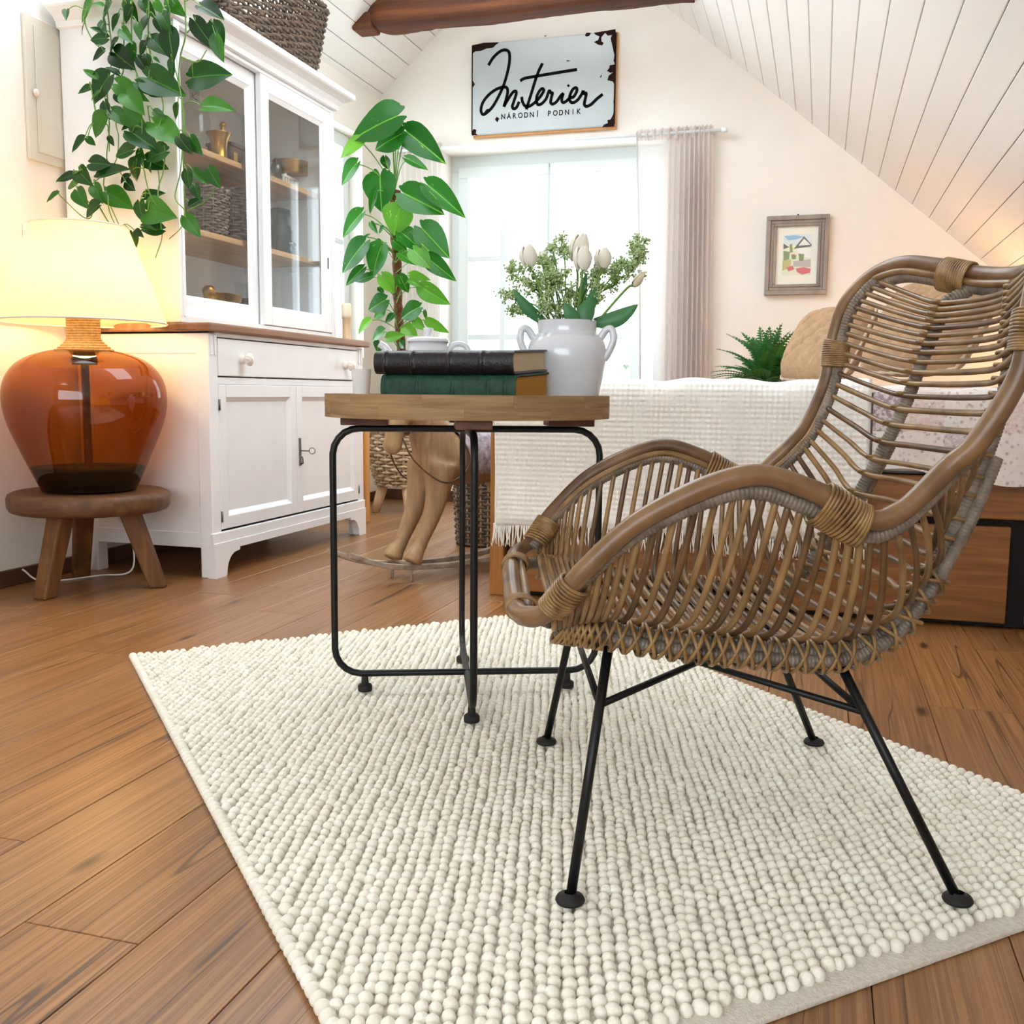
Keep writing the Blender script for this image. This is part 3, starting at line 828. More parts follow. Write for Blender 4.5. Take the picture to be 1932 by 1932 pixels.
for px, r, h, lab in ((546, .026, .052, 'small lidded glass jar next to the black can'), (577, .043, .072, 'wide lidded glass jar on the middle shelf')):
    p = spot(px, 470, -2.13); b = thing('storage_jar', (p[0], p[1], S1), lab, 'jar', 'glass jars on the middle shelf')
    m = MB(); m.lathe([(0, 0), (r*.95, 0), (r, .004), (r, h*.86), (r*.86, h*.95), (r*.86, h)], (p[0], p[1], S1), 24); m.build('jar_body', 'dark_glass', b)
    m = MB(); m.lathe([(r*.7, 0), (r*1.05, 0), (r*1.08, .006), (r*1.0, .012), (r*.4, .016), (0, .017)], (p[0], p[1], S1+h+.001), 24); m.build('jar_lid', 'steel', b)
    m = MB(); m.tube([(p[0]+r*.9, p[1]-r*.5, S1+h*.6), (p[0]+r*1.05, p[1]-r*.55, S1+h+.015)], .0016, 6); m.build('wire_clip', 'steel', b)
# bottom shelf: brass scale, jar in a woven holder
p = spot(415, 560, -2.14); b = thing('brass_scale', (p[0], p[1], S0), 'cream scale with a long polished brass pan on the lowest shelf', 'scale')
scale_frame(b, p, S0, .11)
m = MB(); m.lathe([(0, 0), (.05, .002), (.078, .012), (.082, .034), (.085, .036), (.08, .033), (.074, .015), (0, .006)], (p[0], p[1]+.02, S0+.076), 32, sx=.62, sy=1.25); m.build('scale_pan', 'brass', b)
m = MB(); q = (p[0]+.02, p[1]-.10, S0+.055); m.lathe([(0, 0), (.02, 0), (.022, .012), (.012, .026), (.02, .045), (.024, .06), (.014, .075), (0, .078)], q, 20); m.build('scale_weight', 'brass', b)
m = MB(); m.box(p[0]+.02, p[0]+.05, p[1]-.07, p[1]-.045, S0+.012, S0+.04); m.build('slide_weight', 'cream_enamel', b, .003)
p = spot(462, 565, -2.20); b = thing('wicker_jar', (p[0], p[1], S0), 'clear glass jar set in a brown woven holder on the lowest shelf', 'jar')
m = MB(); m.lathe([(0, .002), (.044, .002), (.046, .11), (.036, .14), (.034, .165), (.040, .172), (.040, .18), (.034, .182)], (p[0], p[1], S0), 28); m.build('jar_body', 'clear_glass', b)
m = MB()
for k in range(10):
    a = k*math.pi/5
    for s in (-1, 1):
        P = [(p[0]+r*math.cos(a+s*t), p[1]+r*math.sin(a+s*t), S0+z) for r, t, z in ((.049, 0, .006), (.051, .35, .05), (.056, .7, .105))]
        m.curve(P, .003, 6, 10)
for z, r in ((.008, .05), (.106, .057), (.112, .056)):
    m.tube([(p[0]+r*math.cos(t), p[1]+r*math.sin(t), S0+z) for t in np.linspace(0, 2*math.pi, 32, endpoint=False)], .0045, 6, closed=True)
m.build('woven_holder', 'wicker_red', b)
p = spot(466, 590, -2.09); b = thing('glass_dish', (p[0], p[1], S0), 'low cut-glass dish beside the brass scale', 'dish')
m = MB(); m.lathe([(0, .004), (.03, .002), (.045, .012), (.055, .03), (.052, .03), (.04, .014), (0, .008)], (p[0], p[1]-.03, S0), 24); m.build('dish_body', 'clear_glass', b)

# ---- baskets on top of the hutch
TZ = 1.843
b = thing('wicker_basket', (-2.12, 3.50, TZ), 'long dark brown wicker basket on top of the hutch', 'basket', 'baskets on top of the hutch')
wicker(b, -2.13, 3.505, TZ+.004, TZ+.285, .15, .33, .185, .395, 23, 52, 'wicker_brown', .0062, 5.0)
b = thing('wicker_basket', (-2.10, 2.98, TZ), 'reddish brown basket on top of the hutch beside the trailing plant', 'basket', 'baskets on top of the hutch')
wicker(b, -2.07, 2.975, TZ+.004, TZ+.26, .10, .10, .125, .125, 22, 22, 'wicker_red', .0055, 2.6)

# candle holder beside the hutch
p = at_x(654, 640, -1.958); b = thing('candle_holder', (p[0], p[1], .833), 'pale wooden candle holder with a cream candle at the worktop end', 'candle holder')
zc = .833; zt = at_x(654, 598, -1.958)[2]
m = MB(); m.lathe([(0, 0), (.023, 0), (.023, .006), (.018, .012), (.0175, zt-zc-.01), (.021, zt-zc-.004), (.021, zt-zc), (0, zt-zc)], (p[0], p[1], zc), 24); m.build('wooden_stem', 'beech_wood', b)
m = MB(); m.lathe([(0, 0), (.020, 0), (.021, .004), (.021, .05), (.019, .056), (0, .053)], (p[0], p[1], zt), 24); m.build('candle', 'candle_wax', b)

# ================================================================== stool and glass lamp
LX, LY = -2.155, 2.59
st = thing('stool', (LX, LY, 0), 'low round brown wooden stool with three legs under the amber lamp', 'stool')
m = MB(); ST = .306
m.lathe([(0, ST-.062), (.215, ST-.062), (.228, ST-.057), (.235, ST-.045), (.236, ST-.018), (.231, ST-.006), (.218, ST), (.12, ST-.002), (0, ST-.002)], (LX, LY, 0), 56)
m.build('seat', 'stool_top_wood', st)
for (fx, fy) in ((-2.173, 2.40), (-2.325, 2.735), (-1.972, 2.665)):
    f = np.array([fx, fy, 0]); c = np.array([LX, LY, 0]); dirv = norm(f-c); per = np.array([-dirv[1], dirv[0], 0])
    top = c+dirv*.115+np.array([0, 0, ST-.06]); V = []
    for P, a, bb_ in ((f, .026, .027), (top, .030, .032)):
        for s, t in ((-1, -1), (1, -1), (1, 1), (-1, 1)): V.append(P+per*s*a+dirv*t*bb_*(.9))
    MB().add(V, [(3, 2, 1, 0), (4, 5, 6, 7), (0, 1, 5, 4), (1, 2, 6, 5), (2, 3, 7, 6), (3, 0, 4, 7)], smooth=False).build('leg', 'stool_wood', st, .007)
lm = thing('table_lamp', (LX, LY, ST), 'amber glass table lamp with a glowing cream shade on the stool', 'lamp')
body = [(0, .002), (.125, .003), (.140, .012), (.158, .05), (.180, .10), (.203, .155), (.222, .205), (.233, .25), (.2355, .285), (.232, .32), (.220, .352), (.198, .382), (.165, .405), (.125, .420), (.09, .428), (.062, .432), (.056, .45)]
bp = catmull([(r, z, 0) for r, z in body], 60)[:, :2]
m = MB(); m.lathe(bp, (LX, LY, ST), 64); m.build('glass_body', 'amber_glass', lm)
inner = [(max(r-.004, 0), z+.003) for r, z in bp]
m = MB(); m.lathe([(0, .006), (.134, .006), (.148, .03), (.160, .062), (.165, .074), (.10, .076), (0, .076)], (LX, LY, ST), 48); m.build('weight_base', 'rubber', lm)
m = MB(); m.lathe([(.012, .05), (.012, .44)], (LX, LY, ST), 16); m.lathe([(0, .385), (.036, .385), (.038, .40), (.03, .425), (.03, .44)], (LX, LY, ST), 24); m.build('rod', 'chocolate_wood', lm)
m = MB()
zs = np.linspace(.428, .535, 15)
for i, z in enumerate(zs):
    r = .045+.037*max(0, (.465-z)/.037)**1.4 if z < .465 else .045
    m.tube([(LX+r*math.cos(t), LY+r*math.sin(t), ST+z+.002*math.sin(t)) for t in np.linspace(0, 2*math.pi, 40, endpoint=False)], .0046, 7, closed=True)
m.lathe([(.080, .426), (.045, .463), (.043, .54), (0, .54)], (LX, LY, ST), 32)
m.build('rope_neck', 'rope', lm)
Z0s, Z1s = .818, 1.102
m = MB(); m.lathe([(.243, Z0s), (.139, Z1s)], (LX, LY, 0), 72); m.build('shade', 'lamp_shade', lm)
m = MB()
for r, z in ((.243, Z0s), (.139, Z1s)):
    m.tube([(LX+r*math.cos(t), LY+r*math.sin(t), z) for t in np.linspace(0, 2*math.pi, 72, endpoint=False)], .0028, 6, closed=True)
for k in range(3):
    a = k*2*math.pi/3+.4; m.tube([(LX, LY, Z1s-.03), (LX+.138*math.cos(a), LY+.138*math.sin(a), Z1s-.002)], .002, 6)
m.tube([(LX, LY, ST+.53), (LX, LY, Z1s-.03)], .004, 8)
m.build('shade_ring', 'cream_enamel', lm)
m = MB(); m.ball((LX, LY, .955), (.03, .03, .04), 16, 10)
t = NT('bulb'); t.b.inputs['Emission Color'].default_value = (1, .72, .36, 1); t.b.inputs['Emission Strength'].default_value = 8; t.color('#fff0d0'); MATS['bulb'] = t.m
m.build('bulb', 'bulb', lm)
l = bpy.data.lights.new('table_lamp_light', 'POINT'); l.energy = 3.0; l.color = (1, .58, .24); l.shadow_soft_size = .05
lo = bpy.data.objects.new('table_lamp_light', l); col.objects.link(lo); lo.location = (LX, LY, .885)
cb = MB(); cb.curve([(LX+.10, LY+.17, ST-.03), (LX-.02, 2.82, .15), (LX-.02, 2.80, .02), (LX-.1, 2.74, .006), (LX-.2, 2.6, .006), (XL+.03, 2.55, .05)], .003, 6, 50)
tag(cb.build('lamp_cable', 'cable_white'), 'thin white lamp cable trailing behind the stool to the wall', 'cable')
# ================================================================== leaves
def leaf_mesh(name, mat, width=.72, fold=.12, droop=.18, curl=.0, notch=.16):
    nt, ns = 15, 11; G = np.zeros((nt, ns, 3))
    for i in range(nt):
        t = i/(nt-1)
        w = width*np.interp(t, (0, .08, .2, .35, .5, .65, .8, .92, 1), (.27, .42, .5, .495, .43, .33, .20, .085, .0))
        for j in range(ns):
            s = -1+2*j/(ns-1)
            x = t-notch*(math.sin(math.pi*min(1, abs(s)*1.25)/1.25/1.0)**1.0 if abs(s) < .99 else .55)*(1-t)**4*1.15
            y = w*s
            z = fold*abs(y)*1.4-droop*t*t+.012*math.sin(9*t)*abs(s)-curl*abs(s)**2*w
            G[i, j] = (x, y, z)
    m = MB(); m.grid(G); me = m.mesh(name); me.materials.append(MATS[mat]); return me
def leaf_matrix(P0, P1, nh, wid=1.0):
    P0, P1 = np.asarray(P0), np.asarray(P1); X = P1-P0; L = np.linalg.norm(X); X = X/L
    Z = nh-X*(nh@X); Z = norm(Z); Y = np.cross(Z, X)
    return basis(X*L, Y*L*wid, Z*L, P0)
def put_leaf(me, root, M):
    o = bpy.data.objects.new('leaf', me); col.objects.link(o); o.parent = root
    L = root['_o']; o.matrix_parent_inverse = Matrix.Translation((-L[0], -L[1], -L[2])); o.matrix_basis = Matrix(M.tolist())
    return o

# ---- trailing pothos on top of the hutch
PR = thing('trailing_pothos', (-2.08, 2.86, 1.843), 'green trailing pothos hanging from the top of the hutch down its side', 'plant')
LM = [leaf_mesh('leaf', 'pothos_leaf', .74, .10, .16), leaf_mesh('leaf', 'pothos_leaf', .82, .22, .30), leaf_mesh('leaf', 'pothos_leaf', .62, .30, .10)]
k4 = 480/1932
leaves = [(690,20,600,160),(780,45,690,15),(505,80,500,145),(640,180,610,260),(960,20,1040,150),(780,160,800,245),(810,290,680,295),(890,310,800,425),(790,390,700,455),(1000,345,980,515),(870,400,990,500),(1050,190,1065,300),(1285,235,1300,455),(1230,110,1275,215),(1190,150,1250,270),(1150,290,1255,400),(1280,5,1390,110),(1530,50,1690,130),(1480,160,1620,365),(1620,180,1690,345),(1640,280,1690,465),(1460,590,1720,545),(1550,815,1750,790),(735,590,630,525),(900,560,810,505),(830,580,680,755),(1120,590,1385,710),(1310,465,1290,600),(1110,420,1130,505),(1170,440,1215,475),(1050,440,1130,560),(900,640,1085,745),(1040,630,1165,725),(1150,690,1225,720),(690,670,585,690),(760,700,690,755),(880,720,940,790),(960,715,1065,825),(800,780,830,900),(850,840,985,945),(950,850,1085,955),(1000,940,920,985),(1000,930,990,1015),(1170,850,1255,885),(1350,795,1330,905),(1170,935,1365,1065),(800,880,680,1035),(640,1055,540,1150),(660,1050,725,1100),(830,1040,860,1105),(1000,1005,1195,1130),(1360,1045,1445,1155),(1450,1050,1512,1165),(1010,1140,870,1180),(1060,1140,1080,1255),(1260,1150,1090,1195),(1110,1215,1265,1275),(690,1240,825,1240),(1040,1215,1010,1370),(750,1350,962,1270),(560,1330,420,1362),(600,1300,662,1382),(980,1330,918,1385),(960,1385,1012,1440),(1140,1265,1140,1315),(440,1470,350,1530),(590,1380,500,1412),(590,1450,640,1562),(720,1415,772,1535),(810,1460,992,1562),(750,1560,618,1635),(1100,1500,1245,1460),(1060,1535,1070,1672),(1120,1600,1280,1622),(1080,1720,1185,1745),(1230,1742,1065,1738),(1030,1755,1075,1785),(1010,1775,1010,1915),(1410,1650,1512,1792),(1590,1290,1652,1412),(1470,1300,1572,1392),(1420,1300,1432,1432),(1480,1410,1500,1502),(1450,1560,1540,1500),
 (840,20,760,140),(1080,10,1170,120),(900,120,850,230),(1120,130,1060,240),(1000,60,930,170),(1330,30,1250,130),(1100,330,1050,420),(760,240,690,200),(930,230,1000,320),(1180,20,1240,100)]
vines = [[(940,-60),(940,100),(940,350),(930,560),(820,640),(830,960),(810,1180),(820,1250),(790,1420),(900,1700),(920,1715)],
 [(1000,-60),(1000,350),(1020,500),(1060,700),(890,900),(900,1050),(870,1240),(700,1400)],
 [(1130,-40),(1130,330),(1180,560),(1240,800),(1210,980),(1250,1130),(1240,1300),(1200,1450),(1220,1650),(1230,1800),(1180,1960)],
 [(1250,-60),(1290,80),(1270,240),(1310,460),(1350,600),(1380,770),(1390,1000),(1370,1300),(1330,1500),(1400,1600),(1380,1720),(1285,1815)],
 [(1400,-60),(1410,250),(1370,430),(1360,600),(1390,800),(1400,1000),(1390,1200),(1400,1440),(1400,1650)],
 [(700,-60),(645,150),(700,300),(750,355)], [(690,640),(740,890),(820,960),(830,1150)], [(1060,700),(1080,950),(1080,1200),(1130,1450),(1190,1560)],
 [(1120,800),(1180,1180),(1210,1380),(1190,1600)], [(800,-60),(830,200),(850,420),(820,640)], [(700,1250),(560,1330),(600,1450),(690,1560),(690,1650),(620,1640),(450,1480)],
 [(820,1480),(830,1600),(880,1720)],[(760,1580),(820,1680),(860,1720)],[(1420,1600),(1560,1530),(1640,1420)],[(1420,250),(1500,170),(1600,180)],[(1370,430),(1500,470),(1570,380)]]
def ppx(x, y, Y): return at_y(x*k4, y*k4, Y)
VP = []; V3 = []
for i, v in enumerate(vines):
    Y = 2.775-.012*(i % 4)
    P = catmull([ppx(x, y, Y) for x, y in v], 12*len(v))
    if np.isfinite(P).all():
        m = MB(); m.tube(P, np.linspace(.0026, .0017, len(P)), 6); m.build('vine', 'stem_green', PR)
    VP.append(catmull([(x, y, 0) for x, y in v], 12*len(v))[:, :2]); V3.append(P)
allp = np.vstack(VP); all3 = np.vstack(V3)
pet = MB()
for i, (x0, y0, x1, y1) in enumerate(leaves):
    Ya = 2.765-rng.uniform(0, .05); P0 = ppx(x0, y0, Ya); P1 = ppx(x1, y1, Ya-rng.uniform(-.02, .03))
    nh = norm(np.array([rng.uniform(-.35, .35), -1.0, rng.uniform(.1, .8)]))
    put_leaf(LM[i % 3], PR, leaf_matrix(P0, P0+(P1-P0)*1.06, nh, rng.uniform(.72, 1.1)))
    d = np.hypot(allp[:, 0]-x0, allp[:, 1]-y0+40); j = int(np.argmin(d))
    if d[j] < 260:
        Q = all3[j]; mid = (Q+P0)/2+np.array([0, -.005, .012]); pet.curve([Q, mid, P0+(P1-P0)*.03], .0016, 5, 9)
pet.build('petioles', 'stem_green', PR, kind='stuff')
pt = MB(); pt.lathe([(0, 0), (.06, 0), (.065, .005), (.08, .10), (.083, .10), (.083, .115), (.076, .115), (.07, .03), (0, .03)], (-2.1, 2.88, 1.844), 32); pt.build('pot', 'porcelain', PR)

# ---- philodendron on a moss pole, in a wicker planter with wooden legs
FX, FY = -2.05, 4.80
pl = thing('planter_basket', (FX, FY, 0), 'round pale wicker planter basket on light wooden legs by the gable window', 'planter')
wicker(pl, FX, FY, .135, .42, .125, .125, .165, .165, 17, 22, 'wicker_tan', .0078, 2.0, belly=.02)
for a in (215, 305, 60):
    a = math.radians(a); d = np.array([math.cos(a), math.sin(a), 0]); c = np.array([FX, FY, 0])
    m = MB(); m.tube([c+d*.145+[0, 0, 0], c+d*.10+[0, 0, .15]], [.022, .028], 14); m.build('leg', 'beech_wood', pl)
ph = thing('climbing_philodendron', (FX, FY, .40), 'tall green philodendron climbing a brown moss pole beside the window', 'plant')
m = MB(); m.lathe([(0, .37), (.13, .37), (.14, .385), (0, .39)], (FX, FY, 0), 24); m.build('soil', 'soil', ph)
k5 = 1/3.863
def qpx(x, y, Y): return at_y(620+x*k5, 180+y*k5, Y)
pole = [qpx(540, 1990, FY), qpx(530, 1850, FY), qpx(505, 1500, FY), qpx(495, 1150, FY), qpx(470, 900, FY), qpx(495, 690, FY)]
pole = [np.array([FX, FY, .38])]+pole
P = catmull(pole, 60)
m = MB(); m.tube(P, .0235*(1+.10*np.sin(np.arange(60)*2.1)), 14); m.build('moss_pole', 'moss_pole', ph)
LM2 = [leaf_mesh('leaf', 'philodendron_leaf', .80, .10, .12), leaf_mesh('leaf', 'philodendron_leaf', .70, .22, .28), leaf_mesh('leaf', 'philodendron_leaf', .62, .25, .2)]
pleaves = [(500,150,155,297,1.0),(470,210,310,312,.9),(570,265,827,467,.95),(530,280,328,387,.9),(240,340,70,425,1),(205,495,78,640,1.1),(375,580,375,838,1.35),(520,815,470,1012,1.45),(410,450,430,548,1.1),(570,460,722,532,.6),(725,655,972,852,.75),(550,715,818,843,1.1),(680,968,872,1172,.95),(530,1000,690,1122,1.0),(240,860,83,1017,1),(260,1075,88,1277,.95),(385,1100,293,1312,1.15),(400,960,358,1003,1),(350,1060,402,1092,1),(480,1065,572,1142,1),(520,1155,632,1222,1),(620,1130,742,1252,1),(720,1185,912,1337,.75),(250,1260,118,1382,.7),(310,1320,188,1352,.6),(390,1315,480,1435,1.15),(520,1315,580,1442,1.1),(600,1310,742,1337,.7),(590,1350,692,1392,.7),(680,1400,872,1522,.95),(415,1490,283,1567,.95),(370,1400,400,1447,1),(660,1545,508,1622,1),(400,1570,328,1622,.9),(300,1640,203,1722,.9),(470,1600,408,1655,1),(550,1695,642,1742,1.1),(630,1640,692,1705,1.1),(700,1570,712,1642,.6),(720,1640,872,1732,.55),(400,1720,298,1772,.95),(430,1770,542,1740,1),(370,1800,348,1872,.9),(520,1800,562,1842,1.1),(310,930,350,1000,.8),(270,1030,300,1010,.8),(340,700,290,860,.5)]
pet = MB()
for i, (x0, y0, x1, y1, w) in enumerate(pleaves):
    Ya = FY-.05-rng.uniform(0, .10); P0 = qpx(x0, y0, Ya); P1 = qpx(x1, y1, Ya-rng.uniform(-.05, .02))
    nh = norm(np.array([rng.uniform(-.2, .3), -1.0, rng.uniform(.0, .6)]))
    put_leaf(LM2[0 if w >= 1.2 else i % 3], ph, leaf_matrix(P0, P0+(P1-P0)*1.05, nh, w*1.0))
    zq = P0[2]-rng.uniform(.03, .10) if y0 > 560 else max(P[-1][2], P0[2]-.30)
    j = int(np.argmin(np.abs(P[:, 2]-zq))); Q = P[j]+np.array([0, -.02, 0])
    pet.curve([Q, (Q*.45+P0*.55)+np.array([0, -.01, .02]), P0], .0032 if y0 < 1100 else .0022, 6, 10)
pet.build('petioles', 'stem_green', ph, kind='stuff')

# ---- fern behind the bed
fx = at_y(1445, 700, 4.95); FZ = .53
ps = thing('plant_stand', (fx[0], 4.95, 0), 'small wooden plant stand under the fern behind the bed', 'plant stand')
m = MB(); m.lathe([(0, .505), (.13, .505), (.135, .515), (.13, .53), (0, .53)], (fx[0], 4.95, 0), 28); m.build('top', 'beech_wood', ps)
for a in (30, 150, 270):
    a = math.radians(a); m = MB(); m.tube([(fx[0]+.13*math.cos(a), 4.95+.13*math.sin(a), 0), (fx[0]+.09*math.cos(a), 4.95+.09*math.sin(a), .505)], .012, 10); m.build('leg', 'beech_wood', ps)
fe = thing('potted_fern', (fx[0], 4.95, .531), 'bushy green fern showing above the white throw near the picture', 'plant')
m = MB(); m.lathe([(0, 0), (.06, 0), (.08, .11), (.085, .12), (.075, .12), (0, .10)], (fx[0], 4.95, .532), 24); m.build('pot', 'porcelain', fe)
fm = None
def frond_mesh():
    m = MB(); n = 22
    pts = np.array([(t, 0, .55*t-.62*t*t) for t in np.linspace(0, 1, n)])
    m.tube(pts, np.linspace(.012, .004, n), 4)
    for i in range(2, n-1):
        t = i/(n-1); L = .16*math.sin(math.pi*min(1, .12+t*.9))**.7
        for s in (-1, 1):
            p = pts[i]; w = .019
            V = [p+[-w, 0, 0], p+[w*.9, s*.3*L, .012], p+[.05*L, s*L, -.15*L], p+[-w*1.1, s*.3*L, .0]]
            m.add(V, [(0, 1, 2, 3)])
    me = m.mesh('frond'); me.materials.append(MATS['fern_leaf']); return me
fm = frond_mesh()
for i in range(80):
    a = rng.uniform(0, 2*math.pi); L = rng.uniform(.17, .34); el = rng.uniform(.25, 1.25)
    X = np.array([math.cos(a)*math.cos(el), math.sin(a)*math.cos(el), math.sin(el)]); Y = norm(np.cross((0, 0, 1), X)); Z = np.cross(X, Y)
    M = basis(X*L, Y*L, Z*L, (fx[0], 4.95, .64))
    o = link('frond', fm, fe); o.matrix_basis = Matrix(M.tolist())
# ================================================================== rug
RA = np.array([-1.492, 1.908]); ra = math.radians(44.3)
RU = np.array([math.cos(ra), math.sin(ra)]); RV = np.array([math.sin(ra), -math.cos(ra)])
RW, RL = 1.12, 1.70
rug = thing('rug', (float((RA+RU*RW/2+RV*RL/2)[0]), float((RA+RU*RW/2+RV*RL/2)[1]), 0), 'large cream rug of felted wool balls on the wooden floor', 'rug')
def rp(a, b, z): p = RA+RU*a+RV*b; return (p[0], p[1], z)
MB().box(0, RW, 0, RL, .0005, .0075, basis((RU[0], RU[1], 0), (RV[0], RV[1], 0), (0, 0, 1), (RA[0], RA[1], 0))).build('backing', 'rug_backing', rug, .002)
# rows of felt balls run across the rug at about 105 degrees in the room
rowd = math.radians(104); D1 = np.array([math.cos(rowd), math.sin(rowd)]); D2 = np.array([-D1[1], D1[0]])
SP1, SP2 = .0188, .0146
cen = RA+RU*RW/2+RV*RL/2
pts = []
for i in range(-90, 91):
    ph = rng.uniform(0, SP1); wob = rng.uniform(0, 6)
    for j in range(-70, 71):
        q = cen+D2*(i*SP2+.0013*math.sin(j*.35+wob))+D1*(j*SP1+ph)+rng.normal(0, .0009, 2)
        a = (q-RA)@RU; b = (q-RA)@RV
        if .010 < a < RW-.008 and .009 < b < RL-.026: pts.append((q[0], q[1], .0108, rng.uniform(.0070, .0091), 0))
for k in range(int(RL/.0165)):                      # wrapped ball edging on the two long sides
    for a in (.003, RW-.003):
        q = RA+RU*a+RV*(.006+k*.0165); pts.append((q[0], q[1], .0095, .0094, 1))
pts = np.array(pts)
def unit_ball(nu, nv):
    m = MB(); m.ball((0, 0, 0), 1.0, nu, nv); return m
fwd_ = pts[:, 0]*FW[0]+pts[:, 1]*FW[1]; rt_ = pts[:, 0]*RT[0]+pts[:, 1]*RT[1]
inv = (np.abs(rt_/fwd_) < .5) & (fwd_ > 1.02)
order = np.argsort(np.where(inv, fwd_, 1e9))
near = set(order[:300].tolist())
ub = unit_ball(12, 8); me_ball = ub.mesh('felt_ball'); me_ball.materials.append(MATS['felt'])
def ball_mat(i):
    x, y, z, r, e = pts[i]; a = rowd+rng.normal(0, .25)
    sc = (r*1.12, r*.98, r*1.02) if not e else (r, r*.85, r*.95)
    return rotz(a if not e else ra), sc
VV, QQ, TT = [], [], []; n0 = 0
lo = unit_ball(9, 6); lv = np.vstack(lo.v); lq = np.vstack(lo.q); lt = np.vstack(lo.t)
rest = MB()
for i in range(len(pts)):
    R, sc = ball_mat(i)
    if i in near:
        o = link('felt_ball', me_ball, rug); M = R@np.diag([sc[0], sc[1], sc[2], 1.0]); M[:3, 3] = pts[i, :3]
        o.matrix_basis = Matrix(M.tolist())
    else:
        V = (lv*np.array(sc))@R[:3, :3].T+pts[i, :3]
        rest.v.append(V); rest.q.append(lq+rest.n); rest.t.append(lt+rest.n); rest.qs.append(np.ones(len(lq), bool)); rest.ts.append(np.ones(len(lt), bool)); rest.n += len(V)
rest.build('felt_pile', 'felt', rug, kind='stuff')

# ================================================================== tray table
TX, TY = -.663, 1.878; ta = math.radians(22)
E1 = np.array([math.cos(ta), math.sin(ta), 0]); E2 = np.array([-math.sin(ta), math.cos(ta), 0]); TC = np.array([TX, TY, 0])
tb = thing('tray_table', (TX, TY, 0), 'round wooden tray table on a black bent-tube metal frame', 'table')
RO, RI, ZR0, ZR1, ZF = .277, .259, .571, .6145, .594
def rim_seg(a0, a1, z0, z1, name):
    n = 9; A = np.linspace(a0+.0004, a1-.0004, n); G = np.zeros((n, 5, 3)); b = .002
    for i, a in enumerate(A):
        c, s = math.cos(a), math.sin(a)
        for j, (r, z) in enumerate(((RO, z0), (RO, z1), (RI, z1), (RI, z0), (RO, z0))): G[i, j] = (TX+r*c, TY+r*s, z)
    m = MB(); m.grid(G, smooth=False)
    for k, e in ((0, (3, 2, 1, 0)), (n-1, (0, 1, 2, 3))): m.add(G[k, :4], [e], smooth=False)
    return m.build(name, 'tray_wood', tb, .0005)
off = math.radians(-72)
for layer, (z0, z1, ph) in enumerate(((ZR0, ZR0+.0215, .0), (ZR0+.0216, ZR1, .31))):
    k = 11
    for i in range(k): rim_seg(off+ph+i*2*math.pi/k, off+ph+(i+1)*2*math.pi/k, z0, z1, 'rim_block')
m = MB(); m.lathe([(0, ZR0+.003), (RI+.001, ZR0+.003), (RI+.001, ZF), (0, ZF)], (TX, TY, 0), 64); m.build('tray_bottom', 'tray_wood', tb)
for (d, p_, wdt) in ((E1, E2, .045), (-E1, E2, .045), (E2, E1, .032), (-E2, E1, .032)):
    M = basis(d, np.cross((0, 0, 1), d), (0, 0, 1), TC)
    MB().box(.155, .245, -wdt, wdt, .5545, ZR0-.0005, M).build('batten', 'chocolate_wood', tb, .002)
def loop(d, hw, z0, z1, r, cr=.052):
    pts_ = []
    for (sx, sz, a0) in ((1, 1, 0), (-1, 1, 90), (-1, -1, 180), (1, -1, 270)):
        cx, cz = sx*(hw-cr), (z1-cr if sz > 0 else z0+cr)
        for t in np.linspace(0, 90, 9):
            a = math.radians(a0+t); pts_.append((cx+cr*math.cos(a), cz+cr*math.sin(a)))
    P = np.array([TC+d*u+np.array([0, 0, z]) for u, z in pts_])
    P = resample(np.vstack([P, P[:1]]), 121)[:-1]
    m = MB(); m.tube(P, r, 12, closed=True); return m
loop(E1, .264, .056, .5475, .0068).build('frame_loop', 'black_metal', tb)
loop(E2, .264, .0545, .546, .0068).build('frame_loop', 'black_metal', tb)
for d in (E1, -E1, E2, -E2):
    P = TC+d*.205; m = MB()
    m.lathe([(0, .0205), (.014, .0205), (.0145, .024), (.0145, .031), (.012, .034), (.0075, .035), (.0065, .052)], P, 18); m.build('foot', 'rubber', tb)
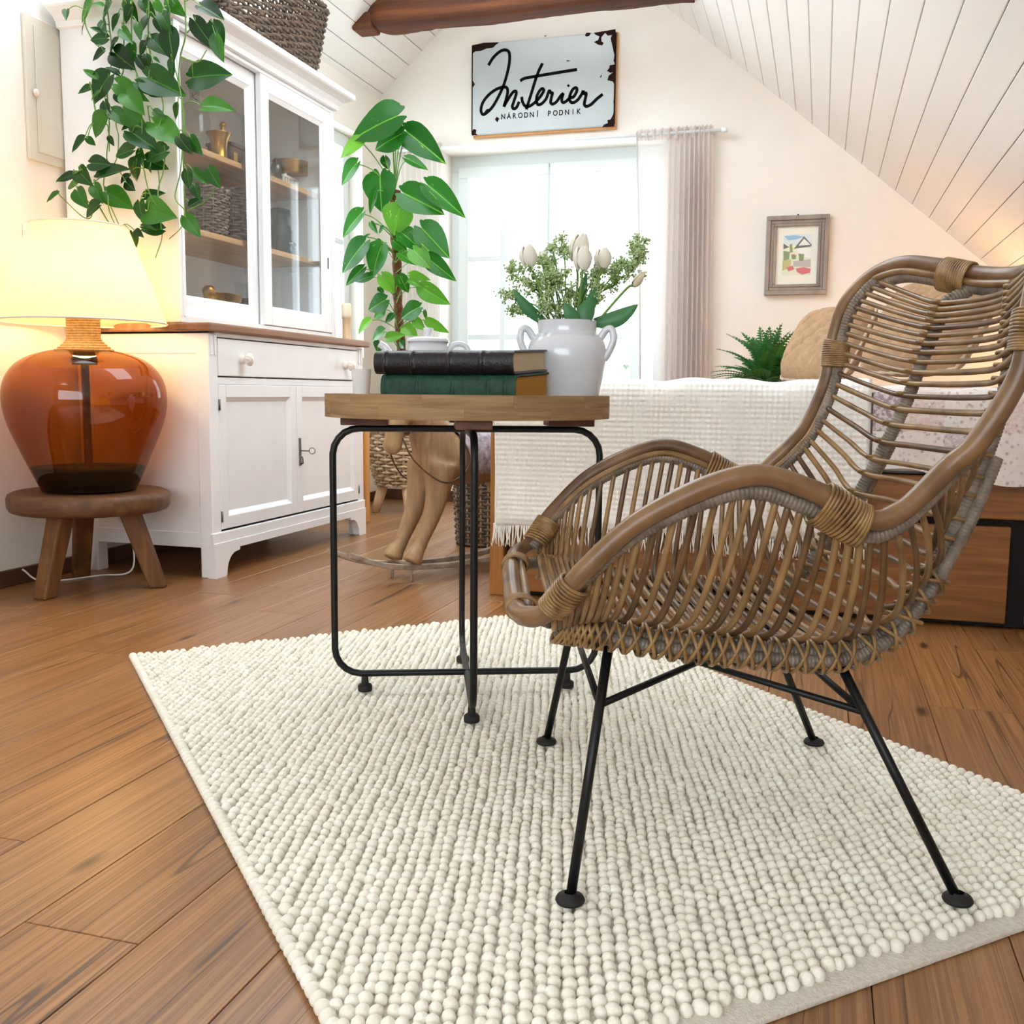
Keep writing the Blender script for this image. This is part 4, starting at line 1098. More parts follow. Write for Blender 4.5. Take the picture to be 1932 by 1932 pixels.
# ---- things on the tray
def cam_dir(deg):      # direction seen from above, 0 = away from the camera, positive to the right
    a = math.radians(106.9-deg); return np.array([math.cos(a), math.sin(a), 0])
def book(name, label, ctr, z0, yawdeg, L, W, T, tilt, cov, page, ribs, group):
    sx = cam_dir(90+yawdeg); dz = cam_dir(yawdeg); up = np.array([0, 0, 1.0])
    c, s = math.cos(tilt), math.sin(tilt)
    dz2 = dz*c+up*s; up2 = up*c-dz*s
    M = basis(sx, dz2, up2, np.array([ctr[0], ctr[1], z0])-dz2*0)
    b = thing(name, (ctr[0], ctr[1], z0), label, 'book', group)
    ct = .0042
    for za, zb, nm in ((0, ct, 'cover'), (T-ct, T, 'cover')):
        MB().box(-L/2, L/2, .004, W, za, zb, M).build(nm, cov, b, .0015)
    # rounded spine
    n = 170; A = np.linspace(-math.pi/2, math.pi/2, 9); xs = np.linspace(-L/2, L/2, n); G = np.zeros((n, len(A)*2, 3))
    for i, x in enumerate(xs):
        bump = max([math.exp(-((x-L*r)/.0032)**2) for r in ribs]+[0])*.0034
        prof = [(.006-(.013+bump)*math.cos(a), T/2+(T/2+bump*.4)*math.sin(a)) for a in A]
        prof += [(.006-.009*math.cos(a), T/2+(T/2-.003)*math.sin(a)) for a in A[::-1]]
        for j, (y, z) in enumerate(prof): G[i, j] = (M[:3, :3]@np.array([x, y, z]))+M[:3, 3]
    m = MB(); G2 = np.concatenate([G, G[:, :1]], 1); m.grid(G2)
    for k in (0, n-1):
        kk = len(A); V = G[k]; m.add(V, [(j, j+1, 2*kk-2-j, 2*kk-1-j) for j in range(kk-1)])
    m.build('spine', cov, b)
    MB().box(-L/2+.004, L/2-.004, .002, W-.005, ct+.0002, T-ct-.0002, M).build('page_block', page, b, .0008)
    return b
bc = at_d(845, 740, 1.79)
book('green_book', 'thick green leather book with gilt page edges at the bottom of the stack', bc, ZF+.001, 21, .262, .175, .0545, .05, 'leather_green', 'paper_gold', (-.47, -.22, .05, .31, .43), 'old books stacked on the tray')
bc2 = at_d(836, 740, 1.787)
book('black_book', 'dark leather-bound book with pale pages on top of the green book', bc2, ZF+.0560, 20, .268, .185, .0415, .05, 'leather_black', 'paper', (-.42, -.22, .05, .28), 'old books stacked on the tray')
# frosted cup
cp = at_d(682, 740, 1.93); cp[2] = ZF+.0005
c_ = thing('glass_cup', tuple(cp), 'small frosted white cup at the left of the tray', 'cup')
m = MB(); m.lathe([(0, 0), (.0135, 0), (.0145, .002), (.019, .066), (.0195, .067), (.0175, .066), (.013, .006), (0, .006)], cp, 28); m.build('cup_body', 'frosted_white', c_)
dd = at_d(706, 742, 1.86); dd[2] = ZF+.0005
# teapot
tp = at_d(808, 740, 2.12); tp[2] = ZF+.0005
t_ = thing('teapot', tuple(tp), 'white porcelain teapot with a knobbed lid behind the books', 'teapot')
zb = at_d(808, 628, 2.12)[2]-tp[2]; s_ = zb/.128
m = MB(); m.lathe([(0, 0), (.045, 0), (.05, .004), (.062, .03), (.065, .05), (.06, .075), (.048, .098), (.0425, .105), (.0415, .128), (.038, .128), (.037, .106), (.0, .1)], tp, 36); m.build('pot_body', 'porcelain', t_)
m = MB(); m.lathe([(.0435, .128), (.0445, .131), (.040, .136), (.02, .1395), (.006, .1405), (.006, .146), (.0105, .1545), (.010, .157), (0, .158)], tp, 32); m.build('lid', 'porcelain', t_)
sd = cam_dir(-90)
m = MB(); m.curve([tp+sd*.055+[0, 0, .045], tp+sd*.075+[0, 0, .085], tp+sd*.088+[0, 0, .113], tp+sd*.102+[0, 0, .124]], [.016, .011, .008, .0075], 14, 20); m.build('spout', 'porcelain', t_)
hd = cam_dir(90)
m = MB(); m.curve([tp+hd*.040+[0, 0, .108], tp+hd*.055+[0, 0, .124], tp+hd*.078+[0, 0, .121], tp+hd*.088+[0, 0, .095], tp+hd*.082+[0, 0, .06], tp+hd*.060+[0, 0, .04]], .0058, 12, 30); m.build('handle', 'porcelain', t_)
# vase
vz = at_d(1068, 740, 1.985); vz[2] = ZF+.0005
v_ = thing('ceramic_vase', tuple(vz), 'white glazed stoneware vase with two ear handles holding tulips', 'vase')
top = at_d(1068, 607, 1.985)[2]-vz[2]
vp = catmull([(r, z, 0) for r, z in ((.0, .0), (.055, 0), (.060, .004), (.066, .03), (.073, .065), (.0775, .095), (.0755, .118), (.067, .133), (.0585, .140), (.0575, .150), (.0585, top-.004), (.0590, top))], 50)[:, :2]
m = MB(); m.lathe(vp, vz, 56); m.lathe([(.0590, top), (.0565, top+.001), (.054, top-.003), (.052, top-.03), (.06, .11), (.05, .02), (0, .02)], vz, 56); m.build('vase_body', 'porcelain', v_)
for s in (-1, 1):
    d = cam_dir(90)*s*.97+cam_dir(180)*(.25 if s > 0 else .1); d = norm(d)
    P = catmull([vz+d*.064+[0, 0, .128], vz+d*.076+[0, 0, .146], vz+d*.088+[0, 0, .148], vz+d*.092+[0, 0, .128], vz+d*.083+[0, 0, .104], vz+d*.074+[0, 0, .09]], 30)
    m = MB(); m.tube(P, .0072, 12, flat=1.5); m.build('ear_handle', 'porcelain', v_)
# ---- bouquet
VT = vz+np.array([0, 0, top-.02])
def bq(x, y, D=1.985): return at_d(920+x/5.682, 420+y/5.682, D)
def tulip(label, cx, cy, h, w, D, tiltx=0.0, stem=None, mat='tulip_petal', bud=False):
    c = bq(cx, cy, D); sc = D/F_PX/5.682
    H, Wd = h*sc, w*sc
    base = bq(cx-tiltx*h*.5, cy+h*.5, D); ax = norm(c-base)
    t = thing('tulip', tuple(base), label, 'flower', 'white tulips in the vase')
    X = norm(np.cross(ax, FW)); Y = np.cross(ax, X)
    for k in range(6):
        a = k*math.pi/3+(.5 if k % 2 else 0); inner_ = k % 2
        n1, n2 = 13, 9; G = np.zeros((n1, n2, 3))
        for i in range(n1):
            u = i/(n1-1)
            r = Wd/2*(math.sin(math.pi*(.12+u*.74))**.75)*(.9 if inner_ else 1.0)*(1.0 if not bud else 1-.75*u*u)
            half = (.80 if not bud else .8)*max(0.0, 1-abs(u-.52)**2.6*5.6)**.5+.02
            for j in range(n2):
                v = -1+2*j/(n2-1); th = a+half*v
                rr = r*(1-.06*abs(v)); zz = H*u*(1-.10*abs(v)**2)
                G[i, j] = base+ax*zz+(X*math.cos(th)+Y*math.sin(th))*rr
        m = MB(); m.grid(G); m.build('petal', mat, t)
    foot = VT+np.array([rng.uniform(-.02, .02), rng.uniform(-.02, .02), -.05])
    mid = bq(*stem, D) if stem else (base+foot)/2
    m = MB(); m.curve([foot, mid, base+ax*.004], .0026, 8, 20); m.build('stem', 'stem_green', t)
tulip('leftmost white tulip of the bouquet', 440, 360, 250, 205, 1.97, -.1, (560, 700))
tulip('small half-hidden white tulip beside the leftmost bloom', 590, 380, 150, 130, 2.03, .05)
tulip('tallest white tulip at the back of the bouquet', 985, 270, 320, 230, 2.01, .25, (960, 700))
tulip('big white tulip at the front centre of the bouquet', 1020, 385, 270, 215, 1.93, .0, (990, 760))
tulip('white tulip right of the bouquet centre', 1240, 385, 230, 195, 1.98, .03, (1120, 760))
tulip('closed cream tulip bud leaning far to the right', 1650, 575, 215, 120, 1.96, .85, (1440, 760), 'tulip_bud', True)
def blade(label, p0, p1, w, bend, D0, D1):
    a = bq(*p0, D0); b = bq(*p1, D1); t = thing('tulip_leaf', tuple(a), label, 'leaf', 'tulip leaves in the vase')
    n1, n2 = 16, 5; G = np.zeros((n1, n2, 3)); d = norm(b-a); side = norm(np.cross(d, FW)); L = np.linalg.norm(b-a)
    for i in range(n1):
        u = i/(n1-1); hw = w*math.sin(math.pi*min(1, .1+.9*u))**.8*(1 if u < 1 else 0)+.0005
        for j in range(n2):
            v = -1+2*j/(n2-1)
            G[i, j] = a+(b-a)*u+side*(hw*v+bend*L*math.sin(math.pi*u))-FW*(.35*hw*(1-v*v))
    m = MB(); m.grid(G); o = m.build('blade', 'tulip_leaf', t)
blade('dark tulip leaf reaching left over the vase rim', (640, 1090), (275, 715), .011, .06, 1.96, 1.94)
blade('broad tulip leaf at the front of the vase rim', (985, 1090), (820, 860), .013, .05, 1.93, 1.92)
blade('upright tulip leaf right of the front stem', (990, 1090), (1165, 630), .011, -.05, 1.96, 1.98)
blade('dark tulip leaf behind the front stem', (1000, 1060), (1060, 540), .010, .04, 2.0, 2.02)
blade('curved blue-green tulip leaf above the right vase rim', (1040, 1090), (1110, 800), .016, .06, 1.93, 1.93)
blade('long pale tulip leaf stretching right', (1120, 1080), (1612, 880), .016, -.10, 1.97, 1.95)
ico = MB(); ico.ball((0, 0, 0), 1.0, 6, 4); iv = np.vstack(ico.v); iq = np.vstack(ico.q); it = np.vstack(ico.t)
spr = [((700,600),150,170,150,'dense green blossom sprig below the leftmost tulip'),((520,650),130,140,90,'blossom sprig left of the dense sprig'),((740,880),150,130,120,'blossom sprig just above the vase rim'),((300,760),110,150,80,'loose blossom sprig at the far left'),((250,500),90,80,40,'thin blossom tip at the upper left'),((700,270),50,60,22,'small blossom tip left of the tallest tulip'),((820,240),75,110,50,'blossom tip reaching up beside the tallest tulip'),((1180,750),110,130,85,'blossom sprig between the right tulips'),((1370,600),110,110,70,'blossom sprig on the right under the tall tip'),((1600,300),110,170,120,'tall blossom sprig at the far right'),((1500,500),120,110,70,'blossom sprig below the tall right sprig'),((330,930),90,90,50,'low blossom sprig left of the vase rim'),((1150,560),90,70,40,'blossom sprig behind the front tulip'),((880,760),80,100,50,'blossom sprig left of the front stem'),((1240,500),110,60,45,'blossom sprig under the right tulip'),((620,420),110,70,50,'blossom sprig just right of the leftmost tulip')]
for (c, rx, ry, n, lab) in spr:
    D = rng.uniform(1.95, 2.03); C0 = bq(c[0], c[1]+ry*.5, D); t = thing('blossom_sprig', tuple(C0), lab, 'flower', 'green-white blossom sprigs in the vase')
    st_ = MB(); st_.curve([VT+np.array([rng.uniform(-.025, .025), rng.uniform(-.02, .02), -.04]), (VT+C0)/2+np.array([0, 0, .012]), C0], .0016, 6, 16)
    bl = MB()
    subs = [bq(c[0]+rng.normal(0, rx*.55), c[1]+rng.normal(0, ry*.55), D+rng.normal(0, .015)) for _ in range(max(4, n//7))]
    for S in subs: st_.curve([C0, (C0+S)/2+rng.normal(0, .002, 3), S], .0009, 4, 6)
    for k in range(int(n*4.2)):
        S = subs[rng.integers(len(subs))]; q = S+rng.normal(0, .0052, 3)
        if k % 2 == 0: st_.tube([S, q], .00045, 3, caps=False)
        r = rng.uniform(.0015, .0026); bl.v.append(iv*r+q); bl.q.append(iq+bl.n); bl.t.append(it+bl.n); bl.qs.append(np.ones(len(iq), bool)); bl.ts.append(np.ones(len(it), bool)); bl.n += len(iv)
    st_.build('stem', 'sprig_stem', t); bl.build('blossoms', 'berry', t, kind='stuff')
# ================================================================== rattan armchair
CC = np.array([-.128, 1.433, 0]); ca = math.radians(18)
CBk = np.array([math.cos(ca), math.sin(ca), 0]); CLt = np.array([-math.sin(ca), math.cos(ca), 0])
def cw(u, v, z): return CC+CBk*u+CLt*v+np.array([0, 0, z])
ch = thing('rattan_armchair', (CC[0], CC[1], 0), 'rattan shell armchair with wrapped rails on thin black metal legs', 'chair')
rim = np.array([(-.255, .270, .372), (-.215, .290, .425), (-.150, .300, .485), (-.045, .303, .531), (.030, .300, .516), (.095, .298, .483), (.130, .297, .490), (.160, .295, .515), (.187, .293, .543), (.213, .304, .573), (.246, .317, .645), (.254, .317, .714), (.268, .305, .772), (.297, .277, .813), (.326, .215, .828), (.356, .150, .816), (.388, .080, .797), (.404, 0, .788)])
rib = np.array([(-.250, .207, .345), (-.225, .206, .341), (-.180, .205, .334), (-.090, .204, .320), (-.010, .203, .312), (.095, .198, .306), (.160, .190, .326), (.205, .182, .378), (.240, .174, .435), (.272, .166, .498), (.312, .150, .600), (.330, .134, .672), (.342, .118, .722), (.349, .105, .758)])
NS = 400
# common parameter: station index 0..13 for rod ends
rimS = catmull(rim, 17*24+1); ribS = catmull(rib, 13*24+1)
def rim_at(s): i = s*24; a = int(i); return rimS[min(a, len(rimS)-1)]*(1-(i-a))+rimS[min(a+1, len(rimS)-1)]*(i-a)
def rib_at(s): i = s*24; a = int(i); return ribS[min(a, len(ribS)-1)]*(1-(i-a))+ribS[min(a+1, len(ribS)-1)]*(i-a)
front = [(-.282, .235, .357), (-.292, .15, .352), (-.294, 0, .351)]
half = [np.array(p) for p in front[::-1]]+[r for r in rim]
full = half+[p*np.array([1, -1, 1]) for p in half[::-1][1:-1]]
loopP = catmull(full, 420, closed=True)
loopW = np.array([cw(*p) for p in loopP])
m = MB(); wob = 1+.03*np.sin(np.arange(420)*.37)+.02*np.sin(np.arange(420)*.11)
m.tube(loopW, .0122*wob, 14, closed=True); m.build('rim_pole', 'rattan_pole', ch)
def inward(s):     # unit vector from the rim to the rib at station s (inside the shell surface)
    return norm(rib_at(min(s, 13))-rim_at(s))
S = np.linspace(0, 13, 180)
for sg in (1, -1):
    f = np.array([1, sg, 1])
    Wp = np.array([(rim_at(s)+inward(s)*.0215) for s in S])
    extra = np.array([rim_at(s)+np.array([0, 0, -.021]) for s in np.linspace(13.3, 17, 40)])
    Wp = np.vstack([Wp, extra]); Wp = resample(Wp, 1000)
    Pw = np.array([cw(*(p*f)) for p in Wp])
    n = len(Pw); ringy = .0086*(1+.13*np.abs(np.sin(np.arange(n)*.72)))
    m = MB(); m.tube(Pw, ringy, 10); m.build('wrapped_rail', 'rattan_grey', ch)
    Gp = np.array([rim_at(s)+inward(s)*.0118+np.array([0, -.009, -.002]) for s in S]); Gp = np.vstack([Gp, [rim_at(s)+np.array([-.009, 0, -.0125]) for s in np.linspace(13.3, 17, 40)]])
    m = MB(); m.tube(np.array([cw(*(p*f)) for p in resample(Gp, 160)]), .0058, 9); m.build('lining_pole', 'rattan_rod', ch)
    # ribs: two wrapped poles under the seat and up the back
    Q = np.vstack([[(-.285, .17, .350)], ribS, [rim_at(15.7)+np.array([.002, 0, -.025])]]); Q = resample(Q, 900)
    Qw = np.array([cw(*(p*f)) for p in Q]); m = MB()
    m.tube(Qw, .0092*(1+.13*np.abs(np.sin(np.arange(900)*.72))), 10); m.build('rib_pole', 'rattan_grey', ch)
# rods: each one sweeps from the near rail under the seat (or behind the back) to the far rail
stations = list(np.linspace(.15, 5.0, 25))+list(np.linspace(5.25, 9.0, 10))+list(np.linspace(9.25, 12.95, 16))
lash = {1: MB(), -1: MB()}
for k, s in enumerate(stations):
    T = rim_at(s); B = rib_at(s); e = inward(s); W_ = T+e*.022
    W_[1] -= .004
    wall = s < 9
    outw = np.array([0, 1, -.5]) if s < 6 else (np.array([.5, .8, -.2]) if s < 9 else np.array([1.0, .2, 0]))
    bulge = .022 if s < 6 else (.018 if s < 9 else .006)
    m1 = W_*.62+B*.38+norm(outw)*bulge*.9; m2 = W_*.25+B*.75+norm(outw)*bulge*.8
    inn = np.array([0, 0, .013]) if s < 6 else norm(np.array([-1, 0, .6 if s < 8 else .15]))*.013
    Bi = B+inn
    sag = np.array([0, 0, -.006]) if s < 6 else np.array([.016, 0, -.003])
    if s < 7.4: pts_ = [W_, m1, m2, Bi*np.array([1, .93, 1]), Bi*np.array([1, .45, 1])+sag]
    else: pts_ = [W_, W_*.5+Bi*.5+np.array([.006, 0, -.004]), Bi, Bi*np.array([1, .4, 1])+sag]
    mirror = [p*np.array([1, -1, 1]) for p in pts_[::-1]]
    P = catmull([cw(*p) for p in pts_+mirror], 56)
    P = P+0*P
    r = rng.uniform(.0038, .0046)*(1+.06*np.maximum(0, np.sin(np.arange(56)*.45+k))**12)
    m = MB(); m.tube(P, r, 8); m.build('rod', 'rattan_dark' if rng.random() < .3 else 'rattan_rod', ch)
    for sg in (1, -1):
        f = np.array([1, sg, 1]); s2 = min(s+.02, 13); tn = norm((rib_at(s2)-rib_at(max(s2-.3, 0)))*f)
        tw = CBk*tn[0]+CLt*tn[1]+np.array([0, 0, tn[2]]); c = cw(*(B*f)); n1 = norm(np.cross(tw, (0.3, .2, 1))); n2 = np.cross(tw, n1)
        ex = cw(*(Bi*f))-c
        lr = .0198 if s < 7.4 else .0125
        ex = (cw(*((B+(np.array([0, .011, -.009]) if s < 6 else np.array([.010, .008, -.004])))*f))-c)*1.1 if s < 7.4 else ex
        for tl in (() if s < .4 else ((-1, 1) if s < 7.4 else (.4,))):
            A = np.linspace(0, 2*math.pi, 16, endpoint=False)
            P = np.array([c+ex*.42+n1*lr*math.cos(a)+n2*lr*math.sin(a)+tw*(tl*.0085*math.sin(a)) for a in A])
            lash[sg].tube(P, .0027, 5, closed=True)
for sg in (1, -1): lash[sg].build('lashing', 'rattan_binding', ch, kind='stuff')
# outer wrapped twin under the near and far seat edge
for sg in (1, -1):
    f = np.array([1, sg, 1]); Q = np.array([rib_at(s)+np.array([0, .011, -.009]) if s < 6 else rib_at(s)+np.array([.010, .008, -.004]) for s in np.linspace(.2, 9.5, 120)])
    m = MB(); m.tube(np.array([cw(*(p*f)) for p in resample(Q, 600)]), .0078*(1+.13*np.abs(np.sin(np.arange(600)*.72))), 9); m.build('edge_rail', 'rattan_grey', ch)
# bindings that tie the rails together
def binding(i0, i1, n, a=.025, b=.017, off_=.010, sg=1, top=False):
    m = MB()
    for s in np.linspace(i0, i1, n):
        T = rim_at(s); t2 = norm(rim_at(min(s+.05, 17))-rim_at(max(s-.05, 0)))
        e = inward(s) if s < 13.2 else np.array([0, 0, -1.0])
        e = norm(e-t2*(e@t2)); nn = np.cross(t2, e); c = T+e*off_
        A = np.linspace(0, 2*math.pi, 26, endpoint=False); f = np.array([1, sg, 1])
        P = [c+e*a*math.cos(x)+nn*b*math.sin(x)+t2*.0012*math.sin(x*1.0+s*9) for x in A]
        m.tube(np.array([cw(*(p*f)) for p in P]), .0023, 6, closed=True)
    m.build('binding', 'rattan_binding', ch)
for sg in (1, -1):
    binding(.02, .62, 11, .024, .017, .009, sg)
    binding(4.25, 4.98, 13, .026, .017, .010, sg)
    binding(10.35, 10.95, 13, .026, .0165, .011, sg)
    binding(15.15, 15.75, 13, .024, .0175, .010, sg)
for v0 in (.16, -.16):
    m = MB()
    for k in range(5):
        v = v0+(k-2)*.006; x = np.interp(abs(v), [0, .15, .235], [-.294, -.292, -.282]); z = np.interp(abs(v), [0, .15, .235], [.351, .352, .357])
        A = np.linspace(0, 2*math.pi, 20, endpoint=False)
        m.tube(np.array([cw(x+.006+.020*math.cos(a), v, z-.001+.0152*math.sin(a)) for a in A]), .0024, 6, closed=True)
    m.build('binding', 'rattan_binding', ch)
m = MB(); m.curve([cw(-.276, y, .350) for y in (-.22, -.1, 0, .1, .22)], .0065, 10, 40); m.build('front_lining', 'rattan_rod', ch)
# metal frame
FT = {}
for su, top_, mid_, foot_ in ((-1, (-.176, .195, .322), (-.184, .206, .243), (-.226, .272, .020)), (1, (.107, .195, .296), (.133, .206, .234), (.238, .272, .020))):
    for sg in (1, -1):
        f = np.array([1, sg, 1]); P = [cw(*(np.array(p)*f)) for p in (top_, mid_, foot_)]; FT[(su, sg)] = P
        m = MB(); m.tube(np.array([P[0], P[2]+np.array([0, 0, .003])]), .0062, 10); m.build('leg', 'black_metal', ch)
        m = MB(); m.lathe([(0, 0), (.0165, 0), (.018, .003), (.016, .007), (.008, .009), (.007, .012)], P[2], 18); m.build('foot', 'rubber', ch)
        P[1] = P[0]+(P[2]-P[0])*((P[0][2]-P[1][2])/(P[0][2]-P[2][2]))
def rod(a, b, name='frame_bar', r=.0052):
    m = MB(); m.tube(np.array([a, b]), r, 10); m.build(name, 'black_metal', ch)
for sg in (1, -1): rod(FT[(-1, sg)][0], FT[(1, sg)][0], r=.0062)
for su in (1, -1): rod(FT[(su, -1)][0], FT[(su, 1)][0], r=.0062)
for su in (1, -1): rod(FT[(su, -1)][1], FT[(su, 1)][1], 'brace', .0046)
rod(FT[(-1, -1)][1], FT[(1, 1)][1], 'brace', .0046); rod(FT[(-1, 1)][1], FT[(1, -1)][1], 'brace', .0046)
for u in (.03, .075):
    p = cw(u, -.195, .285); m = MB(); m.lathe([(0, 0), (.006, .001), (.007, .006), (.004, .012)], p, 12); m.build('bolt', 'black_metal', ch)

# ================================================================== daybed
BY, BX0, BX1, BYB = 2.905, -.95, 1.30, 3.86
bed = thing('daybed', (.1, 3.3, 0), 'wooden daybed with a storage drawer in its front side', 'bed')
box('post', 'bed_post_wood', bed, BX0, BX0+.045, BY-.01, BY+.04, 0, .50, .004)
box('post', 'bed_post_wood', bed, BX0, BX0+.045, BYB-.05, BYB, 0, .50, .004)
box('front_rail', 'bed_wood', bed, BX0+.045, BX1, BY, BY+.03, .297, .408, .004)
box('back_rail', 'bed_wood', bed, BX0+.045, BX1, BYB-.03, BYB, .10, .408, .004)
box('end_panel', 'bed_wood', bed, BX0+.01, BX0+.035, BY+.04, BYB-.05, .05, .48, .004)
box('carcass', 'black_gap', bed, BX0+.046, BX1, BY+.028, BYB-.04, .004, .40, 0)
for x0, x1 in ((BX0+.06, -.20), (-.188, .497), (.545, 1.28)):
    d = box('drawer', 'bed_wood', bed, x0, x1, BY+.004, BY+.026, .016, .277, .003)
mt = MB().box(BX0+.05, BX1-.01, BY+.012, BYB-.04, .409, .628).build('mattress', 'mattress', None, .03)
tag(mt, 'thick pale mattress lying on the daybed under the covers', 'mattress')
def drape(x0, x1, zbot, ztop, yback, amp, seed, side=False, zb_f=None):
    r = np.random.default_rng(seed); nx, ny = 90, 46; G = np.zeros((nx, ny, 3)); ph = r.uniform(0, 6, 5)
    for i in range(nx):
        x = x0+(x1-x0)*i/(nx-1); zb = zbot if zb_f is None else zb_f(x)
        path = [(BY-.022, zb), (BY-.018, zb+(ztop-zb)*.5), (BY-.012, ztop-.035), (BY-.002, ztop-.010), (BY+.03, ztop), (BY+.3, ztop+.002), (yback, ztop)]
        P = resample(catmull([(a, b, 0) for a, b in path], 60)[:, :2], ny)
        for j in range(ny):
            hang = max(0, 1-(P[j, 1]-zb)/(ztop-zb)) if P[j, 0] < BY+.02 else 0
            w = amp*hang*(math.sin(14*x+ph[0])+.6*math.sin(31*x+ph[1]))
            G[i, j] = (x+.006*hang*math.sin(9*x+ph[2])+(.012*hang if i == 0 else 0), P[j, 0]-abs(w)*.9-.003*math.sin(23*P[j, 1]+5*x)*hang, P[j, 1]+.004*math.sin(17*x+ph[3])+.003*math.sin(40*x+ph[4]))
    m = MB(); m.grid(G); return m, G
th = thing('white_throw', (-.45, BY, .2), 'white waffle-weave throw with a fringed edge draped over the daybed', 'throw blanket')
m, G = drape(-.935, .13, .225, .655, 3.75, .010, 4)
o = m.build('throw_cloth', 'waffle', th); sd_ = o.modifiers.new('thick', 'SOLIDIFY'); sd_.thickness = .006; sd_.offset = 1
fr = MB()
for i in np.linspace(0, len(G)-1.01, 230):
    a = int(i); P = G[a, 0]*(1-(i-a))+G[a+1, 0]*(i-a)
    fr.curve([P+[0, -.003, .006], P+[rng.normal(0, .003), -.006, -.022], P+[rng.normal(0, .006), -.006+rng.normal(0, .003), -.052-rng.uniform(0, .012)]], [.0026, .0022, .0016], 5, 6)
fr.build('fringe', 'pillow_white', th, kind='stuff')
q = thing('patchwork_quilt', (.6, BY, .4), 'pastel patchwork quilt hanging over the right part of the daybed', 'quilt')
m, G = drape(.134, 1.28, .42, .645, 3.75, .006, 9, zb_f=lambda x: .405+.018*math.sin(9*x))
m.build('quilt_cloth', 'quilt', q)
def pillow(label, c, w, h, t, R, mat, braid=True, group='brown cushions on the daybed', name='cushion'):
    p = thing(name, tuple(c), label, 'cushion', group)
    n = 61; G1 = np.zeros((n, n, 3)); G2 = np.zeros((n, n, 3)); R = np.asarray(R)
    for i in range(n):
        for j in range(n):
            u, v = -1+2*i/(n-1), -1+2*j/(n-1)
            e = max(0, (1-u**4)*(1-v**4))**.5
            x, y = u*w/2*(1-.06*v*v), v*h/2*(1-.06*u*u)
            cr = .0028*abs(math.sin(7*(u+v)))**.5+.0028*abs(math.sin(7*(u-v)))**.5
            z = e*(t/2+cr*3*e)
            for Gx, s in ((G1, 1), (G2, -1)): Gx[i, j] = R@np.array([x, y, s*z])+c
    m = MB(); m.grid(G1); m.grid(G2[::-1]); m.build('cover', mat, p)
    e = np.vstack([G1[:, 0], G1[-1, :], G1[::-1, -1], G1[0, ::-1]])
    m = MB(); Pn = resample(np.vstack([e, e[:1]]), 121)[:-1]
    m.tube(Pn, .006*(1+.35*np.sin(np.arange(120)*1.7)), 7, closed=True); m.build('piping', mat if not braid else 'braid_beige', p)
def facing(az, tiltdeg):   # columns: width, height, thickness axes
    a = math.radians(az); n_ = np.array([math.cos(a), math.sin(a), 0]); t = math.radians(tiltdeg)
    zax = n_*math.cos(t)+np.array([0, 0, math.sin(t)]); xax = norm(np.cross((0, 0, 1), zax)); yax = np.cross(zax, xax)
    return np.stack([xax, yax, zax], 1)
pc = at_y(1560, 665, 3.70); pc[2] = .795
pillow('brown velvet cushion with pale braided edge beside the fern', pc, .38, .28, .12, facing(215, 28), 'pillow_brown')
pc = at_y(1750, 640, 3.40); pc[2] = .83
pillow('brown pleated cushion seen through the chair back', pc, .38, .34, .14, facing(225, 35), 'pillow_brown')
pc = np.array([.88, 3.28, .79])
pillow('white pillow leaning at the right end of the daybed', pc, .46, .30, .14, facing(215, 40), 'pillow_white', True, 'white pillows', 'pillow')

# ================================================================== rocking horse
HF = norm(np.array([-.457, -.889, 0])); HP = np.array([-HF[1], HF[0], 0]); HO = np.array([-1.225, 3.20, 0])
def hw(a, b, z): return HO+HF*a+HP*b+np.array([0, 0, z])
hr = thing('rocking_horse', tuple(HO), 'carved pale wooden rocking horse between the sideboard and the daybed', 'rocking horse')
m = MB()
def limb(pts_, rad, n=14): m.curve([hw(*p) for p in pts_], rad, n, 26)
limb([(.07, 0, .40), (.0, 0, .395), (-.13, 0, .385), (-.26, 0, .395), (-.34, 0, .41)], [.062, .094, .087, .094, .07])
m.ball(hw(.03, 0, .40), (.075, .075, .105), 16, 12); m.ball(hw(-.29, 0, .41), (.095, .09, .095), 16, 12)
limb([(.02, 0, .42), (.065, 0, .50), (.11, 0, .575), (.135, 0, .62)], [.085, .068, .05, .043])
limb([(.13, 0, .625), (.175, .0, .56), (.20, 0, .49), (.21, 0, .445)], [.042, .044, .034, .030])
m.ball(hw(.212, 0, .445), (.033, .033, .032), 12, 9)
for s in (-1, 1):
    limb([(.135, s*.022, .655), (.128, s*.032, .70)], [.016, .004], 8)
    limb([(.04, s*.045, .38), (.07, s*.048, .25), (.125, s*.048, .14), (.16, s*.05, .085)], [.058, .036, .025, .026])
    limb([(.155, s*.05, .10), (.175, s*.05, .062)], [.028, .036])
    limb([(-.29, s*.05, .38), (-.34, s*.05, .25), (-.33, s*.05, .15), (-.37, s*.05, .085)], [.065, .038, .024, .026])
    limb([(-.365, s*.05, .10), (-.36, s*.05, .062)], [.028, .036])
limb([(-.37, 0, .45), (-.42, 0, .40), (-.43, 0, .28)], [.02, .026, .010])
hb_ = m.build('horse_body', 'horse_wood', hr)
rm = hb_.modifiers.new('fuse', 'REMESH'); rm.mode = 'VOXEL'; rm.voxel_size = .009; rm.use_smooth_shade = True
sm_ = hb_.modifiers.new('smooth', 'SMOOTH'); sm_.iterations = 4
